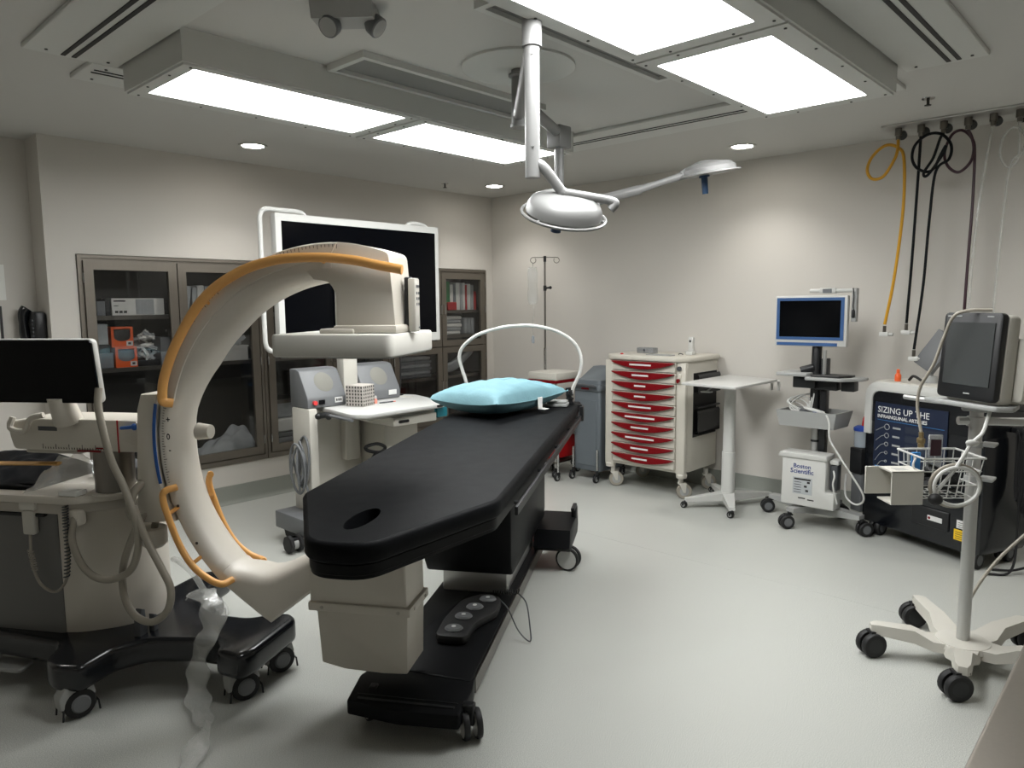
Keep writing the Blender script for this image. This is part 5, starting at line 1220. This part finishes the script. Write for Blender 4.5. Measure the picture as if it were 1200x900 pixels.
for i in range(30):
    q = 11-i*.8; r0 = .745; r1 = .737 if i % 5 else .73
    p0, p1 = cp(r0, q), cp(r1, q); e = .0011
    g.raw([(2.5042, p0[0], p0[1]-e), (2.5042, p0[0], p0[1]+e), (2.5042, p1[0], p1[1]+e), (2.5042, p1[0], p1[1]-e)], [(0, 1, 2, 3)])
g.o('scale_ticks', 'ink', ca, 0)
tf = lambda n_, z_: (lambda x, y: (2.5035, n_-x, z_+y))
for s_, n_, z_ in (('+', 1.90, 1.15), ('0', 1.902, 1.082), ('-', 1.895, 1.03)): text_g(s_, .034, tf(n_, z_), True).o('scale_mark', 'ink', ca, 0)
# handles
UH = [(1.865, 1.232), (1.888, 1.240), (1.893, 1.265), (1.878, 1.34), (1.816, 1.471), (1.696, 1.632), (1.548, 1.728), (1.389, 1.774), (1.22, 1.780), (1.089, 1.768), (.992, 1.748), (.90, 1.730)]
for s, a_, nm in ((-1, 2.478, 'grab_handle'), (1, 2.732, 'grab_handle')):
    pts = [(a_+(.022 if i == 0 else 0)*(-s), p[0]-.004, p[1]-.004) for i, p in enumerate(UH)]
    if s > 0: pts = []
    g = G().tube(pts or [(2.69, 1.3, 1.74), (2.69, 1.29, 1.74)], (.013, .0185), 12, sub=6, flat=(1, 0, 0))
    for i in (5, 8) if pts else (): g.cyl((a_, pts[i][1], pts[i][2]), (a_-s*.03, pts[i][1]-.01, pts[i][2]-.015), .008, n=8)
    if s < 0: g.o(nm, 'orange', t)
    LH_ = [(1.872, .890), (1.900, .880), (1.908, .846), (1.893, .788), (1.852, .676), (1.80, .591), (1.737, .541), (1.672, .518), (1.645, .525)]
    pts = [(a_+(-.03 if i in (0, 8) else .008)*s, p[0], p[1]) for i, p in enumerate(LH_)]
    if s > 0: pts = [(p[0], p[1]-.02, p[2]+.006) for p in pts]
    g = G().tube(pts, .0135, 10, sub=6)
    for i in (3, 5): g.cyl((a_, pts[i][1], pts[i][2]), (a_-s*.035, pts[i][1]-.02, pts[i][2]+.02), .008, n=8)
    g.o(nm, 'orange', t)
g = G()
for q in (20, 26, -20, -33): p = cp(.735, q); g.cyl((2.5045, p[0], p[1]), (2.502, p[0], p[1]), .006, n=8)
g.o('cover_screws', 'screw', ca)
# tube housing under the table
h1 = rpoly([(1.315, .455), (1.315, .64), (1.29, .655), (.925, .655), (.918, .64), (.918, .455)], .012)
G().prism(h1, 'x', 2.50, 2.705, .014).o('tube_housing_upper', 'carm', t)
fl = G().box(2.488, 2.715, .903, 1.318, .43, .465, .006).o('housing_flange', 'carm', t)
g = G()
for n_ in (.95, 1.26): g.cyl((2.4885, n_, .447), (2.486, n_, .447), .007, n=10)
for a_ in (2.54, 2.67): g.cyl((a_, .9035, .447), (a_, .90, .447), .007, n=10)
g.o('flange_screws', 'carm2', fl)
h2 = rpoly([(1.29, .435), (1.275, .215), (1.18, .196), (1.02, .192), (.925, .198), (.918, .435)], .008)
G().prism(h2, 'x', 2.505, 2.70, .01).o('tube_housing_lower', 'carm', t)
# detector
dp = rpoly([(2.40, 1.375), (2.40, .915), (2.85, .905), (2.85, 1.375)], [.02, .035, .02, .02], 6)
dd = G().prism(dp, 'z', 1.418, 1.50, .009).o('detector', 'detector', t)
G().prism(rpoly([(2.42, 1.355), (2.42, .935), (2.83, .925), (2.83, 1.355)], .02), 'z', 1.412, 1.42).o('detector_face', 'lgrey', dd)
g = G().prism(rrect(1.10, 1.20, 0, 1, .01), 'z', 0, .01)
G().box(2.46, 2.62, 1.08, 1.215, 1.498, 1.518, .008).o('detector_step', 'carm', t)
G().box(2.47, 2.74, .92, 1.165, 1.50, 1.53, .01).o('detector_neck_foot', 'carm', t)
# remote handset on the column's right side
hs = G().prism(rpoly([(2.585, .915), (2.585, .885), (2.635, .885), (2.635, .915)], .008), 'z', 1.502, 1.70, .006).o('hand_switch', 'offwhite', t)
g = G()
for i in range(3):
    for a_ in (2.60, 2.62): g.box(a_-.005, a_+.005, .8835, .885, 1.60+.02*i, 1.61+.02*i)
g.box(2.595, 2.625, .8835, .885, 1.665, 1.675); g.box(2.615, 2.63, .8835, .885, 1.515, 1.52); g.o('buttons', 'dgrey', hs, 0)
G().box(2.60, 2.64, .912, .935, 1.52, 1.705, .004, 1).o('switch_holder', 'black', t)
g = G().cyl((2.60, 1.825, 1.10), (2.60, 1.77, 1.10), .035, .028, 16); g.o('inner_knob', 'carm', t)
# operator tablet
tb = Matrix.Translation((2.45, 2.42, 1.35)) @ Matrix.Rotation(R(3), 4, 'Z') @ Matrix.Rotation(R(-7), 4, 'Y')
G().prism(rrect(-.255, .255, -.13, .13, .02), 'x', 0.006, .034, .006).mv(tb).o('tablet', 'white', t)
sc = G().prism(rrect(-.252, .247, -.127, .127, .018), 'x', -.002, .008, .002, 1).mv(tb).o('tablet_screen', 'screen', t)
g = G().cyl((2.53, 2.37, 1.14), (2.49, 2.37, 1.25), .055, .045, 18); g.o('tablet_post', 'carm', t)
# hoses on the body
def cb(nm, pts, r, mat='cable', sub=6): return G().tube(pts, r, 10, sub=sub).o(nm, mat, t)
cb('thick_cable', [(2.47, 2.165, 1.285), (2.45, 2.156, 1.218), (2.44, 2.133, 1.125), (2.44, 2.105, 1.007), (2.44, 2.059, .907), (2.43, 2.02, .823), (2.43, 2.0, .739), (2.43, 2.006, .641), (2.43, 2.055, .555), (2.44, 2.175, .513), (2.46, 2.283, .547), (2.48, 2.350, .65), (2.52, 2.365, .745)], .0145)
cb('thick_cable', [(2.44, 2.02, .823), (2.43, 1.965, .70), (2.42, 1.898, .59), (2.42, 1.861, .506), (2.42, 1.880, .417), (2.42, 1.955, .362), (2.43, 2.042, .383), (2.45, 2.098, .453), (2.47, 2.110, .558), (2.48, 2.075, .665), (2.49, 2.03, .75), (2.52, 1.985, .80), (2.55, 1.98, .785), (2.56, 2.02, .72), (2.56, 2.03, .66)], .0145)
cb('thick_cable', [(2.60, 1.97, .93), (2.54, 2.0, .925), (2.47, 2.03, .88), (2.45, 2.045, .81), (2.45, 2.03, .77)], .0165)
cb('thick_cable', [(2.72, 1.99, .80), (2.68, 1.93, .72), (2.66, 1.90, .66), (2.68, 1.87, .68), (2.70, 1.86, .72)], .012)
g = G().cyl((2.60, 1.945, .93), (2.60, 2.03, .93), .03, n=14); g.o('cable_gland', 'carm2', t)
g = G().box(2.505, 2.56, 2.34, 2.40, .70, .77, .015); g.o('cable_hook', 'carm', t)
g = G().prism([(2.55, .2), (2.60, .2), (2.59, .33), (2.57, .34), (2.555, .30)], 'y', 2.12, 2.15, .004); g.prism([(2.61, .2), (2.64, .2), (2.635, .29), (2.615, .30)], 'y', 2.10, 2.125, .004); g.o('cable_cleat', 'dgrey', t)
# hand switch on the side with a coiled cord
hs = G().box(2.49, 2.522, 2.545, 2.60, .66, .765, .008).o('hand_control', 'offwhite', t); G().box(2.488, 2.524, 2.53, 2.61, .765, .80, .008).o('hand_control_head', 'offwhite', hs)
base = [(2.50, 2.572, .66), (2.49, 2.565, .60), (2.485, 2.552, .515), (2.485, 2.522, .451), (2.485, 2.454, .425), (2.49, 2.40, .485), (2.49, 2.385, .60), (2.49, 2.385, .71), (2.51, 2.40, .79)]
G().tube(base, .006, 8).o('cord', 'cable', t)
co = []
P_ = spline([Vector(p) for p in base[5:]], 40)
for i, p in enumerate(P_):
    q = i*1.15; co.append(p+Vector((.009*math.cos(q), .012*math.sin(q), 0)))
G().tube(co, .0032, 5, sub=1).o('coiled_cord', 'dgrey', t)
co = []
for i in range(50): p = Vector((2.485, 2.563-.0003*i, .60-.0018*i)); q = i*1.15; co.append(p+Vector((.009*math.cos(q), .011*math.sin(q), 0)))
G().tube(co, .0032, 5, sub=1).o('coiled_cord', 'cable', t)
# things lying on the C-arm top
zt_ = .8305
t2 = thing('black_bag', 'black folder lying on the C-arm top at the left', 'bag', (2.75, 2.85, zt_), AN(2.75, 2.85, zt_), TH)
g = crumple(2.56, 2.94, 2.60, 3.2, zt_, .15, 11); g.box(2.60, 2.92, 2.64, 3.18, zt_, zt_+.02, .006); g.o('folder', 'vinyl', t2)
t2 = thing('tan_strap', 'tan wooden-coloured strip resting on the black folder', 'strip', (2.6, 2.7, zt_+.09), AN(2.60, 2.75, zt_+.085), TH)
G().tube([(2.58, 3.05, zt_+.10), (2.56, 2.80, zt_+.115), (2.57, 2.60, zt_+.12), (2.60, 2.45, zt_+.118)], (.008, .022), 8, sub=4, flat=(0, 0, 1)).o('strip', 'tan', t2)
t2 = thing('plastic_wrap', 'crumpled clear plastic wrap on the C-arm top', 'plastic wrap', (2.6, 2.45, zt_), AN(2.6, 2.45, zt_), TH)
g = crumple(2.50, 2.70, 2.34, 2.60, zt_+.001, .2, 23); g.o('wrap', 'film', t2)
t2 = thing('white_pad', 'small white pad of paper beside the steel column', 'pad', (2.54, 2.40, zt_), AN(2.54, 2.40, zt_), TH)
G().box(2.50, 2.56, 2.335, 2.42, zt_, zt_+.02, .003, 1).o('pad', 'paper', t2)
t2 = thing('grey_case', 'dark grey case lying behind the steel column on the C-arm', 'case', (2.90, 2.30, zt_), AN(2.90, 2.30, zt_), TH)
g = G().prism(rrect(2.80, 2.97, 2.22, 2.53, .02), 'z', zt_, zt_+.06, .012); g.o('case', 'dgrey', t2)
# clear sleeve hanging to the floor
t2 = thing('plastic_sleeve', 'crumpled clear plastic sleeve draped over the black base onto the floor', 'plastic sleeve', (2.5, 1.85, 0), AN(2.5, 1.85, 0), TH)
path = spline([Vector(p) for p in ((2.80, 2.02, .30), (2.72, 1.94, .36), (2.68, 1.86, .33), (2.62, 1.83, .25), (2.56, 1.84, .20), (2.535, 1.845, .10), (2.50, 1.83, .03), (2.40, 1.745, .022), (2.30, 1.655, .022), (2.18, 1.615, .020), (2.05, 1.56, .02))], 8)
def slv(u, v):
    k = u*(len(path)-1); i = min(int(k), len(path)-2); p = path[i].lerp(path[i+1], k-i); d = (path[i+1]-path[i]).normalized()
    a_ = Vector((0, 0, 1)).cross(d); a_ = a_.normalized() if a_.length > .1 else Vector((0, 1, 0)); b_ = d.cross(a_)
    w_ = .054*(1-.75*math.exp(-((u-.79)/.035)**2))*(1-.3*u)+.010*math.sin(47*u+3*math.cos(2*PI*v)); q = 2*PI*v
    return p+a_*(w_*math.cos(q))+b_*((.016+.005*math.sin(60*u+5*q))*math.sin(q))
G().surf(slv, 90, 14).o('sleeve', 'film', t2)
g = G().tube([(2.84, 2.16, .46), (2.78, 2.08, .47), (2.72, 1.97, .44), (2.70, 1.90, .36)], .013, 8); g.o('sleeve_neck', 'film', t2)

# ------------------------------------------------------------------ screen cart
t = thing('screen_cart', 'pale workstation cart with two grey control boxes and a writing tray', 'workstation cart', (2.95, 4.4, 0))
G().box(2.44, 2.60, 4.14, 4.50, .10, .215, .008).o('side_foot', 'grey', t)
G().box(3.44, 3.60, 4.14, 4.50, .10, .215, .008).o('side_foot', 'grey', t)
for x, y in ((2.395, 4.19), (2.56, 4.46), (3.645, 4.19), (3.50, 4.46)):
    if True:
        m = Matrix.Translation((x, y, 0))
        f = G().box(-.03, .03, -.03, .03, .06, .105, .006).box(-.012, .07 if x < 3 else .012, -.02, .02, .09, .105).mv(m).o('caster', 'black', t)
        for s in (-1, 1):
            mw = m @ Matrix.Translation((s*.034, 0, .06)) @ Matrix.Rotation(PI/2, 4, 'Y')
            G().lathe([(.0, -.016), (.05, -.016), (.06, -.01), (.06, .01), (.05, .016), (0, .016)], m=mw, n=8).o('wheel', 'rubber', f, 20)
        G().cyl(m @ Vector((-.018, 0, .06)), m @ Vector((.018, 0, .06)), .04, n=16).o('wheel_hub', 'lgrey', f)
G().box(2.575, 2.64, 4.24, 4.46, .21, .917, .01).o('side_panel', 'offwhite', t)
G().box(3.41, 3.48, 4.24, 4.46, .21, .917, .01).o('side_panel', 'offwhite', t)
G().box(2.64, 3.41, 4.42, 4.45, .28, .90).o('back_panel', 'offwhite', t, 0)
G().box(2.645, 3.405, 4.06, 4.42, .27, .31, .006).o('lower_shelf', 'offwhite', t)
G().box(3.10, 3.40, 4.12, 4.415, .311, .78, .006).o('computer_unit', 'offwhite', t)
g = G().prism(rpoly([(2.74, 4.50), (2.64, 3.86), (2.72, 3.77), (3.38, 3.80), (3.45, 3.86), (3.58, 4.35), (3.50, 4.50)], [.02, .05, .05, .05, .04, .05, .02]), 'z', .885, .915, .008); g.o('tray', 'tabletop', t)
G().box(2.80, 3.38, 3.90, 4.4, .845, .887, .006).o('tray_base', 'offwhite', t)
g = G().box(2.98, 3.36, 3.86, 4.2, .79, .848, .006); d_ = g.o('drawer', 'offwhite', t); G().prism(rrect(3.02, 3.11, .808, .828, .009), 'y', 3.855, 3.862).o('drawer_pull', 'rubber', d_)
G().prism(rrect(3.31, 3.37, .893, .908, .006), 'y', 3.793, 3.802).o('edge_grip', 'rubber', t)
g = G().tube([(2.63, 4.20, .875), (2.65, 4.17, .88), (2.67, 4.14, .875)], .02, 8, sub=3); g.ell((2.62, 4.20, .872), (.025, .02, .022), 10, 8); g.ell((2.655, 4.13, .872), (.022, .018, .022), 10, 8); g.o('clamp_knob', 'black', t)
g = G().tube([(2.66, 4.14, .88), (2.645, 3.85, .876)], .012, 6, sub=1); g.o('tray_rail', 'grey', t)
def cbox(x0, x1, dy):
    pr = [(4.26+dy, .917), (4.26+dy, .985), (4.36+dy, 1.165), (4.40+dy, 1.178), (4.48+dy, 1.178), (4.48+dy, .917)]
    b = G().prism(rpoly(pr, .012), 'x', x0, x1, .012).o('control_box', 'grey', t)
    xc, yc, zc = (x0+x1)/2+.01, 4.318+dy, 1.085
    m = Matrix.Translation((xc, yc-.002, zc)) @ Matrix.Rotation(R(61), 4, 'X')
    G().lathe([(0, .003), (.068, .003), (.073, 0), (.068, -.004), (0, -.004)], n=28).mv(m @ Matrix.Diagonal((1, 1, 1, 1))).o('speaker', 'speaker', b)
    return b
b = cbox(2.58, 2.885, 0)
g = G().cyl((2.63, 4.263, .955), (2.63, 4.24, .955), .015, n=14); g.o('red_button', 'redglow', b)
G().box(2.665, 2.71, 4.254, 4.262, .94, .97).o('small_display', 'screen', b, 0)
d_ = G().box(2.79, 2.85, 4.255, 4.2605, .942, .978).o('socket_plate', 'tag', b, 0)
g = G()
for i in range(3): g.box(2.799+.016*i, 2.809+.016*i, 4.2535, 4.255, .952, .969)
g.o('socket_holes', 'ink', d_, 0)
b = cbox(3.06, 3.39, .04)
g = G().box(3.28, 3.35, 4.294, 4.3005, .945, .98); g.o('white_label', 'tag', b, 0)
# screen column, big display
G().box(2.93, 3.05, 4.35, 4.435, .5, 1.75, .01).o('column', 'offwhite', t)
tv = thing('large_display', 'large dark display with white frame mounted on the workstation cart', 'display', (3.2, 4.44, 1.30))
G().box(2.50, 3.92, 4.445, 4.50, 1.32, 2.215, .008).o('housing', 'white', tv)
G().plate([(2.502, 1.322), (3.918, 1.322), (3.918, 2.213), (2.502, 2.213)], [[(2.545, 1.385), (3.885, 1.385), (3.885, 2.165), (2.545, 2.165)]], 0, .006).mv(Matrix(((1, 0, 0, 0), (0, 0, 1, 4.439), (0, 1, 0, 0), (0, 0, 0, 1)))).o('frame', 'white', tv, 0)
G().box(2.545, 3.885, 4.442, 4.446, 1.385, 2.165).o('screen', 'screen', tv, 0)
for s in (0, 1):
    xx = 2.43 if s == 0 else 3.99; xi = 2.55 if s == 0 else 3.87; e = .05 if s == 0 else -.05
    if s: pts = [(3.62, 4.47, 2.20), (3.66, 4.47, 2.228), (3.78, 4.47, 2.228), (3.83, 4.47, 2.20)]
    else: pts = [(2.74, 4.47, 2.21), (2.70, 4.47, 2.235), (2.55, 4.47, 2.235), (2.46, 4.47, 2.235), (2.415, 4.47, 2.20), (2.41, 4.47, 2.10), (2.41, 4.47, 1.80), (2.41, 4.47, 1.45), (2.415, 4.47, 1.345), (2.45, 4.47, 1.305), (2.52, 4.47, 1.30)]
    G().tube(pts, .016, 10, sub=4).o('guard_handle', 'white', tv)
# cable coil on the cart side
tr = thing('cable_coil', 'grey mains cable coiled on the left side of the workstation cart', 'cable', (2.51, 4.30, .45))
for k in range(6):
    pts = [(2.553-.011*k+.014*math.sin(R(q)*(1+k % 2)+k), 4.30+(.072-.012*(k*7 % 4))*math.cos(R(q)), .56+(.17-.018*(k*5 % 4))*math.sin(R(q))-.01*k) for q in range(0, 360, 30)]
    G().tube(pts, .008, 6, True, 4).o('loop', 'grey', tr)
G().tube([(2.54, 4.25, .42), (2.55, 4.24, .33), (2.56, 4.26, .23)], .008, 6).o('lead', 'grey', tr)
# pen pot and bits on the tray
tr = thing('tissue_box', 'patterned square container on the writing tray', 'container', (2.93, 4.16, .9155))
m = Matrix.Translation((2.93, 4.16, 0)) @ Matrix.Rotation(R(20), 4, 'Z')
bx_ = G().box(-.07, .07, -.07, .07, .9155, 1.062, .004, 1).mv(m).o('box', 'woven', tr)
g = G()
for f_ in range(2):
    for i in range(6):
        for j in range(6):
            u = -.058+.0232*i; z = .930+.0235*j; h = .0098
            for k in (0,):
                if f_ == 0: V = [(u-h*.8, -.0712, z), (u, -.0712, z-h), (u+h*.8, -.0712, z), (u, -.0712, z+h)]
                else: V = [(-.0712, u-h*.8, z), (-.0712, u, z-h), (-.0712, u+h*.8, z), (-.0712, u, z+h)]
                g.raw(V, [(0, 1, 2, 3)])
g.mv(m).o('lattice_print', 'wovenink', bx_, 0)
tr = thing('pink_vial', 'small pink bottle beside the patterned container', 'bottle', (3.06, 4.17, .9155))
G().lathe([(0, .9155), (.016, .9155), (.017, .94), (.011, .95), (0, .95)], (3.06, 4.17, 0), 14).o('vial', 'pink', tr); G().lathe([(0, .95), (.012, .95), (.012, .968), (0, .968)], (3.06, 4.17, 0), 12).o('cap', 'white', tr)
tr = thing('pen', 'dark pen lying on the white tray', 'pen', (3.13, 4.12, .9155))
G().tube([(3.07, 4.13, .921), (3.18, 4.12, .921)], .005, 6, sub=1).o('barrel', 'dgrey', tr); G().tube([(3.18, 4.12, .921), (3.20, 4.118, .921)], .004, 6, sub=1).o('tip', 'pink', tr)
tr = thing('black_strap', 'black padded strap hanging under the tray of the workstation cart', 'strap', (2.97, 4.05, .6))
G().tube([(2.90, 4.07, .64), (2.97, 4.04, .655), (3.04, 4.04, .62), (3.0, 4.05, .59), (2.92, 4.07, .61)], .012, 8, True).o('loop', 'rubber', tr); G().tube([(2.98, 4.05, .59), (2.93, 4.06, .53), (2.88, 4.07, .50)], .02, 8).o('pad', 'rubber', tr)
tr = thing('teal_box', 'teal glove carton hung at the right end of the writing tray', 'box', (3.45, 3.94, .8))
G().box(3.40, 3.50, 3.90, 3.98, .80, .883, .004, 1).o('carton', 'teal', tr)
tr = thing('microphone', 'thin black gooseneck microphone behind the writing tray', 'microphone', (3.46, 4.40, .9155))
G().tube([(3.46, 4.40, .922), (3.47, 4.40, 1.0), (3.46, 4.38, 1.15), (3.43, 4.36, 1.28)], .006, 6).o('gooseneck', 'rubber', tr); G().lathe([(0, .9155), (.03, .9155), (.028, .925), (0, .926)], (3.46, 4.40, 0), 16).o('foot', 'black', tr)
